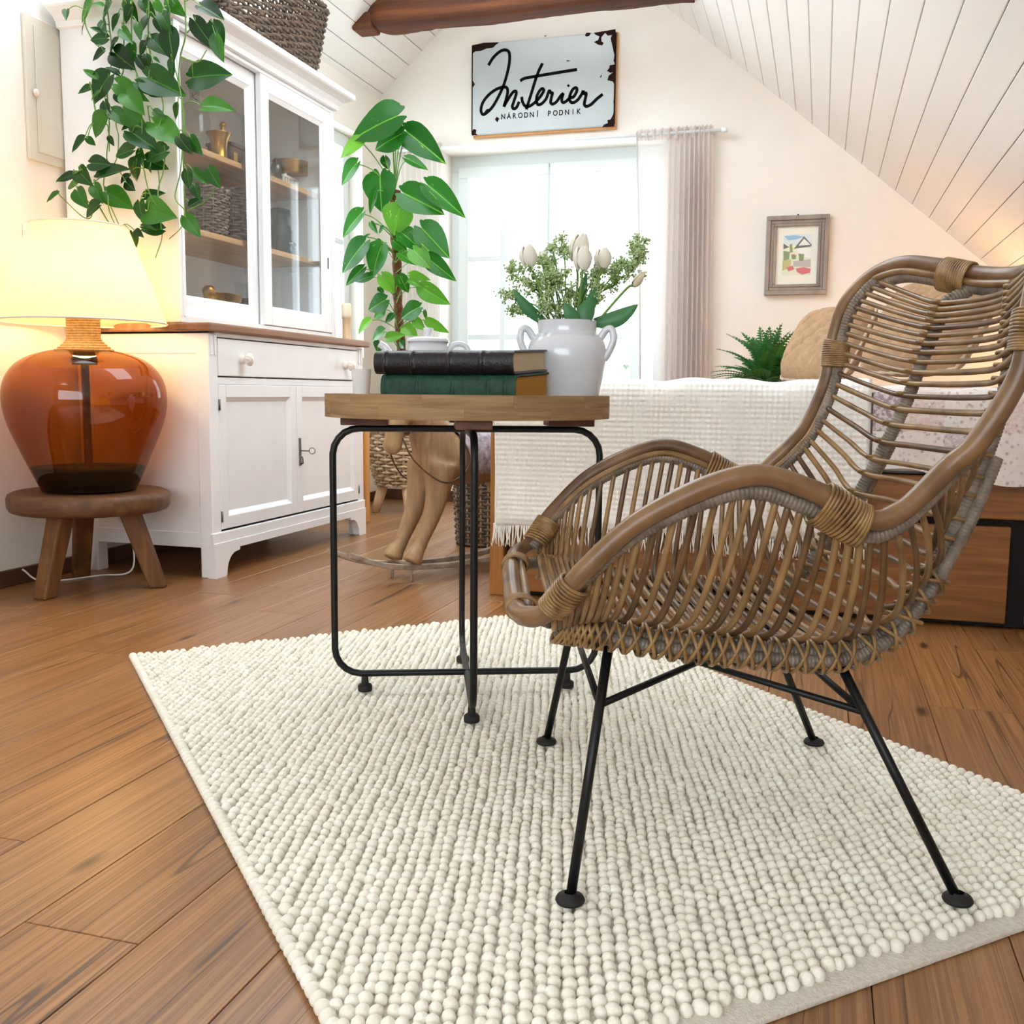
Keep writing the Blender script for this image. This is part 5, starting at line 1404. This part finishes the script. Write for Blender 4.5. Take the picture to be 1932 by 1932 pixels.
for s in (-1, 1):
    P = catmull([hw(.43, s*.05, .115), hw(.30, s*.05, .068), hw(.16, s*.05, .045), hw(-.05, s*.05, .033), hw(-.30, s*.05, .045), hw(-.50, s*.05, .10)], 40)
    mm = MB(); T_, N_, B_ = frames(P); G = np.zeros((40, 5, 3))
    for i in range(40):
        for j, (b, z) in enumerate(((-.012, -.008), (.012, -.008), (.012, .010), (-.012, .010), (-.012, -.008))): G[i, j] = P[i]+HP*b+np.array([0, 0, z])
    mm.grid(G, smooth=False); mm.add(G[0, :4], [(0, 1, 2, 3)], smooth=False); mm.add(G[-1, :4], [(3, 2, 1, 0)], smooth=False); mm.build('rocker', 'rocker_paint', hr, .003)
    mm = MB(); mm.tube(np.array([hw(.175, s*.05, .0), hw(.175, s*.05, .04)]), .0055, 8); mm.build('stop_peg', 'rocker_paint', hr)
mm = MB()
for a in (.17, -.33): mm.box(-.006, .006, -.05, .05, -.004, .004, basis(HF, HP, (0, 0, 1), hw(a, 0, .058)))
mm.build('cross_bar', 'rocker_paint', hr)
mm = MB()
A = np.linspace(0, 2*math.pi, 24, endpoint=False)
mm.tube(np.array([hw(.196, .041*math.cos(a), .495)+HF*.041*math.sin(a)*.95+np.array([0, 0, .012*math.sin(a)]) for a in A]), .0055, 6, closed=True)
mm.tube(np.array([hw(.13, .052*math.cos(a), .575)+HF*.055*math.sin(a)+np.array([0, 0, .02*math.sin(a)]) for a in A]), .0045, 6, closed=True)
mm.build('halter', 'leather_brown', hr)
mm = MB(); mm.curve([hw(.20, -.036, .47), hw(.17, -.055, .40), hw(.10, -.085, .335), hw(.04, -.099, .325), hw(-.03, -.103, .37), hw(-.06, -.09, .46), hw(-.04, -.02, .51)], .003, 6, 50)
mm.curve([hw(.20, .036, .47), hw(.17, .055, .40), hw(.10, .085, .335), hw(.04, .099, .325), hw(-.03, .103, .37), hw(-.06, .09, .46), hw(-.04, .02, .51)], .003, 6, 50)
mm.build('reins', 'leather_brown', hr)
G = np.zeros((19, 15, 3))
for i in range(19):
    t = math.radians(-118+236*i/18)
    for j in range(15):
        a = -.03-.22*j/14; e = abs(i-9)/9
        a2 = -.14+(a+.14)*(1-.25*max(0, e-.5)*2)
        r = .102
        G[i, j] = hw(a2, r*math.sin(t), .392+r*math.cos(t)*1.02)
mm = MB(); mm.grid(G); o = mm.build('saddle_cloth', 'saddle_print', hr); sd_ = o.modifiers.new('thick', 'SOLIDIFY'); sd_.thickness = .006; sd_.offset = 1
# floor basket behind the horse
fb = thing('floor_basket', (-1.29, 3.89, 0), 'tall grey-brown wicker basket on the floor behind the rocking horse', 'basket')
wicker(fb, -1.29, 3.89, .004, .31, .11, .11, .125, .125, 24, 26, 'wicker_brown', .0058, 3.0, stake_mat='wicker_tan')
# pine board beside the sideboard
pb = at_z(690, 985, 0); b_ = MB().box(pb[0]-.012, pb[0]+.010, pb[1]-.02, pb[1]+.03, 0, .60).build('pine_board', 'pine_wood', None, .003)
tag(b_, 'narrow orange pine board standing upright beside the sideboard', 'board')
# ================================================================== gable wall things
# ---- enamel sign
SYf = YG-.034
def sxy(x, y): p = at_y(860+x/5.682, 30+y/5.682, SYf); return (p[0], p[2])
sx0, sx1, sz0, sz1 = -1.862, -1.083, 1.992, 2.462
sg_ = thing('enamel_sign', (-1.47, YG, 2.0), 'large chipped white enamel sign with black script lettering above the window', 'sign')
box('sign_backing', 'sign_backing', sg_, sx0+.004, sx1+.008, YG-.022, YG-.001, sz0-.012, sz1-.003, .003)
box('sign_plate', 'enamel_sign', sg_, sx0, sx1, SYf, YG-.022, sz0, sz1, .009)
def flat(polys, name, mat, y0, th, parent):
    M = basis((1, 0, 0), (0, 0, 1), (0, 1, 0), (0, y0, 0))
    for P in polys: m = MB(); m.prism([sxy(*p) for p in P], th, M); m.build(name, mat, parent)
ch_polys = [[(172,318),(300,288),(465,283),(430,310),(400,340),(330,350),(270,375),(210,380),(176,405)],
 [(1480,182),(1580,165),(1712,142),(1722,330),(1700,420),(1680,330),(1660,240),(1675,205),(1630,212),(1600,182),(1560,230),(1560,270),(1585,290),(1570,315),(1530,310),(1480,280),(1525,260),(1540,220),(1500,205)],
 [(1385,210),(1400,180),(1450,182),(1430,215),(1400,222)],
 [(1706,520),(1650,530),(1645,560),(1620,590),(1660,612),(1690,602),(1640,640),(1625,690),(1680,702),(1698,730),(1708,600)],
 [(1698,1185),(1570,1193),(1590,1165),(1630,1150),(1625,1120),(1660,1110),(1685,1060),(1703,1000)],
 [(170,1282),(240,1278),(215,1260),(220,1220),(190,1213),(172,1240)],
 [(178,690),(205,730),(185,768),(176,740)], [(283,1062),(330,1000),(375,993),(345,1048),(300,1072)], [(420,1112),(440,1080),(465,1100),(446,1142)],
 [(1545,655),(1560,630),(1565,645),(1552,662)], [(1700,760),(1708,760),(1706,980),(1690,930),(1698,850)], [(1706,330),(1712,330),(1708,520),(1692,480),(1702,420)],
 [(174,400),(182,420),(178,560),(174,560)], [(945,212),(975,210),(960,224)], [(1180,478),(1230,478),(1200,492)]]
box('worn_edge', 'rust', sg_, sx0-.0015, sx0+.004, SYf-.0008, YG-.022, sz0+.01, sz1-.01, 0); box('worn_edge', 'rust', sg_, sx1-.004, sx1+.0015, SYf-.0008, YG-.022, sz0+.01, sz1-.01, 0)
flat(ch_polys, 'chipped_enamel', 'rust', SYf-.0012, .0012, sg_)
def stroke(pts_, w):
    P = catmull([np.array([*sxy(*p), 0]) for p in pts_], 14*len(pts_)); T = np.gradient(P, axis=0); T /= np.linalg.norm(T, axis=1)[:, None]+1e-12
    N = np.stack([-T[:, 1], T[:, 0]], 1); w = w*.5
    A = P[:, :2]+N*w; B = P[:, :2]-N*w; n = len(P); m = MB()
    G = np.zeros((n, 5, 3))
    for j, (Q, y) in enumerate(((A, SYf), (A, SYf-.0016), (B, SYf-.0016), (B, SYf), (A, SYf))): G[:, j, 0] = Q[:, 0]; G[:, j, 2] = Q[:, 1]; G[:, j, 1] = y
    m.grid(G, smooth=False); m.add(G[0, :4], [(0, 1, 2, 3)], smooth=False); m.add(G[-1, :4], [(3, 2, 1, 0)], smooth=False)
    return m
sc_ = (sxy(1000, 0)[0]-sxy(0, 0)[0])/1000
strokes = [[(350,530),(400,450),(470,385),(530,365),(572,395),(575,490),(550,620),(510,750),(450,880),(390,980),(330,1040),(290,1056),(270,1010),(290,930),(350,850),(430,790),(500,765),(545,770),(556,810),(543,880),(515,975)],
 [(515,975),(560,895),(610,822),(640,808),(648,835),(622,920),(606,970),(620,995),(650,982),(680,920)],
 [(930,508),(890,590),(850,700),(810,830),(755,1003)], [(690,697),(740,670),(860,648),(1080,610),(1300,575)],
 [(706,868),(715,920),(742,965),(785,970),(840,935),(890,885),(930,830),(943,795),(925,780),(898,805),(870,860),(866,920),(885,952),(925,938),(970,885),(1000,805),(1022,828),(1036,830),(1024,880),(1018,930),(1042,945),(1082,918),(1122,860),(1155,828)],
 [(1152,830),(1136,895),(1147,928),(1180,918),(1222,880),(1262,868),(1292,820),(1298,780),(1276,772),(1245,802),(1220,868),(1228,918),(1262,930),(1310,898),(1350,838),(1366,800)],
 [(1366,800),(1372,832),(1398,832),(1388,890),(1378,948),(1402,970),(1452,948),(1512,890),(1575,840)]]
for s in strokes: stroke(s, 30*sc_).build('lettering_stroke', 'sign_ink', sg_)
flat([[(1190,748),(1207,731),(1224,748),(1207,765)]], 'lettering_dot', 'sign_ink', SYf-.0016, .0016, sg_)
def text_mesh(body, size, space):
    c = bpy.data.curves.new('text', 'FONT'); c.body = body; c.size = size; c.space_character = space; c.extrude = .0008; c.offset = .012
    o = bpy.data.objects.new('text', c); col.objects.link(o)
    dg = bpy.context.evaluated_depsgraph_get(); me = bpy.data.meshes.new_from_object(o.evaluated_get(dg)); bpy.data.objects.remove(o); return me
a0 = np.array(sxy(490, 1108)); a1 = np.array(sxy(1338, 1050)); Lw = np.linalg.norm(a1-a0)
hgt = 54*sc_/.73; dx = (a1-a0)/Lw; pitch = (Lw-36*sc_)/13
for k, chx in enumerate('NÁRODNÍ PODNIK'):
    if chx == ' ': continue
    me = text_mesh(chx, 1.0, 1.0); xs = np.array([v.co.x for v in me.vertices]); wch = xs.max()-xs.min()
    for v in me.vertices:
        px = k*pitch+18*sc_+(v.co.x-xs.min()-wch/2)*hgt*.86; py = v.co.y*hgt
        p = a0+dx*px+np.array([-dx[1], dx[0]])*py
        v.co = (p[0], SYf-.0008-v.co.z, p[1])
    me.materials.append(MATS['sign_ink']); me.name = 'letter'
    link('letter', me, sg_)

# ---- framed picture
pf = thing('framed_picture', (-.145, YG, 1.12), 'small framed watercolour of a gabled house with red flowers on the gable wall', 'picture')
fx0, fx1, fz0, fz1 = -.298, .005, 1.118, 1.506
def ring_box(x0, x1, z0, z1, t, y0, y1, name, mat):
    for a in ((x0, x1, z1-t, z1), (x0, x1, z0, z0+t), (x0, x0+t, z0+t, z1-t), (x1-t, x1, z0+t, z1-t)):
        box(name, mat, pf, a[0], a[1], y0, y1, a[2], a[3], .003)
ring_box(fx0, fx1, fz0, fz1, .022, YG-.030, YG-.001, 'outer_moulding', 'frame_wood')
ring_box(fx0+.0222, fx1-.0222, fz0+.0222, fz1-.0222, .016, YG-.023, YG-.001, 'middle_moulding', 'frame_wood')
ring_box(fx0+.0384, fx1-.0384, fz0+.0384, fz1-.0384, .014, YG-.027, YG-.001, 'inner_moulding', 'frame_wood')
box('mat_board', 'mat_board', pf, fx0+.052, fx1-.052, YG-.014, YG-.002, fz0+.052, fz1-.052, 0)
def pxy(x, y): p = at_y(1170+x*.2691, 220+y*.2691, YG-.015); return (p[0], p[2])
def paint(hexc, polys, dy, name='painted_area'):
    nm = 'paint_'+hexc[1:]
    if nm not in MATS: simple(nm, hexc, .8)
    M = basis((1, 0, 0), (0, 0, 1), (0, 1, 0), (0, YG-.0142-dy, 0))
    for P in polys: m = MB(); m.prism([pxy(*p) for p in P], .0002, M); m.build(name, nm, pf)
paint('#dbe6ea', [[(1145,835),(1200,825),(1345,822),(1345,910),(1145,900)]], .0003)
paint('#9cc0d8', [[(1150,838),(1230,832),(1290,842),(1230,862),(1180,868)]], .0006)
paint('#e6ead0', [[(1142,905),(1340,905),(1338,1112),(1132,1115)]], .0003)
paint('#75767a', [[(1290,838),(1345,900),(1330,912),(1230,925),(1215,930)],[(1145,890),(1185,915),(1145,930)]], .0006)
paint('#f2f2ee', [[(1290,856),(1335,898),(1250,905)],[(1240,925),(1338,920),(1338,990),(1250,985)]], .0009)
paint('#8ea07a', [[(1188,900),(1205,890),(1212,950),(1190,955)],[(1250,960),(1290,965),(1285,1010),(1255,1010)],[(1145,940),(1190,950),(1185,1000),(1145,1010)],[(1200,975),(1235,970),(1230,1000),(1205,1000)]], .0012)
paint('#c4c08a', [[(1140,1010),(1200,1000),(1195,1060),(1136,1080)]], .0012)
paint('#bdbdbb', [[(1215,1015),(1335,1000),(1335,1055),(1215,1050)]], .0012)
paint('#cf7a84', [[(1232,1065),(1290,1055),(1336,1068),(1330,1095),(1275,1108),(1240,1090)],[(1165,1060),(1210,1045),(1220,1070),(1180,1085)],[(1195,968),(1225,965),(1220,980)]], .0015)
m = MB(); nl = at_y(1506, 405, YG-.004); m.ball(nl, .004, 8, 6); m.build('nail', 'iron_dark', pf)

# ---- curtains, rod
YR = YG-.06
rl = at_y(752, 283, YR); rr_ = at_y(1366, 247, YR); rz = (rl[2]+rr_[2])/2
rodt = thing('curtain_rod', (rr_[0], YR, rz), 'white curtain rod above the gable window', 'curtain rod')
m = MB(); m.tube(np.array([(rl[0]-.05, YR, rz), (rr_[0], YR, rz)]), .009, 12); m.build('rod_tube', 'window_white', rodt)
m = MB(); m.lathe([(0, 0), (.014, 0), (.014, .03), (0, .03)], n=18, M=basis((0, 1, 0), (0, 0, 1), (1, 0, 0), (rr_[0]-.012, YR, rz))); m.build('finial', 'window_white', rodt)
for x in (rr_[0]-.05, rl[0]+.02): box('bracket', 'window_white', rodt, x-.006, x+.006, YR, YG, rz-.01, rz+.01, .002)
def curtain(name, label, x0t, x1t, x0b, x1b, z1, z0, folds, amp, mat, seed, parent=None):
    r = np.random.default_rng(seed); nx, nz = folds*14, 34; G = np.zeros((nz, nx, 3)); ph = r.uniform(0, 6, 3)
    for i in range(nz):
        t = i/(nz-1); z = z1+(z0-z1)*t
        for j in range(nx):
            u = j/(nx-1); uu = u+.012*math.sin(7*u+ph[0])
            x = (x0t+(x1t-x0t)*uu)*(1-t)+(x0b+(x1b-x0b)*uu)*t
            am = amp*(.35+.65*min(1, t*5))*(.75+.35*math.sin(5*u+ph[1]))
            G[i, j] = (x, YR+am*math.sin(2*math.pi*folds*u+ph[2])+.004*math.sin(9*t+6*u), z+(.006*math.sin(2*math.pi*folds*2*u) if i == 0 else 0))
    m = MB(); m.grid(G); return m
rx = lambda px, py: at_y(px, py, YR)[0]
cr = thing('window_curtain', (rx(1300, 400), YR, .35), 'pinkish grey gauze curtain gathered at the right of the window', 'curtain', 'curtains at the gable window')
curtain('c', '', rx(1262, 260), rx(1346, 255), rx(1255, 700), rx(1345, 700), rz+.022, .30, 9, .020, 'curtain_fabric', 5).build('gathered_cloth', 'curtain_fabric', cr)
curtain('c', '', rx(1200, 262), rx(1268, 260), rx(1213, 700), rx(1262, 700), rz+.018, .30, 2, .010, 'curtain_sheer', 6).build('sheer_panel', 'curtain_sheer', cr)
m = MB(); m.tube(np.array([(rx(1202, 262), YR-.012, rz+.012), (rx(1208, 480), YR-.012, (rz+.4)*.55), (rx(1213, 700), YR-.012, .30)]), .004, 6); m.build('side_hem', 'curtain_fabric', cr)
hm = curtain('c', '', rx(1200, 262), rx(1345, 258), rx(1200, 262), rx(1345, 258), rz+.026, rz-.030, 10, .016, 'curtain_fabric', 8); hm.build('rod_pocket', 'curtain_fabric', cr)
cl = thing('window_curtain', (rx(790, 400), YR, .35), 'pale cream curtain gathered at the left of the window behind the philodendron', 'curtain', 'curtains at the gable window')
curtain('c', '', rx(742, 283), rx(834, 281), rx(748, 700), rx(838, 700), rz+.022, .30, 9, .020, 'curtain_fabric', 15).build('gathered_cloth', 'curtain_sheer', cl)
curtain('c', '', rx(742, 283), rx(834, 281), rx(742, 283), rx(834, 281), rz+.028, rz-.028, 9, .018, 'curtain_fabric', 16).build('rod_pocket', 'curtain_fabric', cl)
# ---- little glass heart in the window
hp = at_y(1181, 692, YW-.03); ht = []
for t in np.linspace(0, 2*math.pi, 30, endpoint=False): ht.append((.0011*16*math.sin(t)**3, .0011*(13*math.cos(t)-5*math.cos(2*t)-2*math.cos(3*t)-math.cos(4*t))))
hh = thing('hanging_heart', tuple(hp), 'tiny pale green heart hanging in front of the window pane', 'ornament')
simple('heart_green', '#bfe0c8', .4)
m = MB(); m.prism(ht, .006, basis((1, 0, 0), (0, 0, 1), (0, 1, 0), hp)); m.build('heart_body', 'heart_green', hh)
m = MB(); m.tube(np.array([hp+[0, .003, .012], [hp[0], hp[1]+.003, WZ1-.09]]), .0006, 4); m.build('string', 'cable_white', hh)

# ---- bedside lamp at the right end, lights the low slope
bl = thing('bedside_lamp', (1.05, 4.70, .0), 'small lamp with a pale shade in the corner behind the daybed', 'lamp')
m = MB(); m.lathe([(0, 0), (.09, 0), (.09, .012), (.012, .02), (.010, .55), (0, .55)], (1.05, 4.70, 0), 24); m.build('lamp_stand', 'beech_wood', bl)
m = MB(); m.lathe([(.11, .50), (.075, .68)], (1.05, 4.70, 0), 40); m.build('shade', 'lamp_shade', bl)
l2 = bpy.data.lights.new('bedside_lamp_light', 'POINT'); l2.energy = 14; l2.color = (1, .62, .28); l2.shadow_soft_size = .03
lo2 = bpy.data.objects.new('bedside_lamp_light', l2); col.objects.link(lo2); lo2.location = (1.05, 4.70, .60)

for o in bpy.data.objects:
    if '_o' in o: del o['_o']
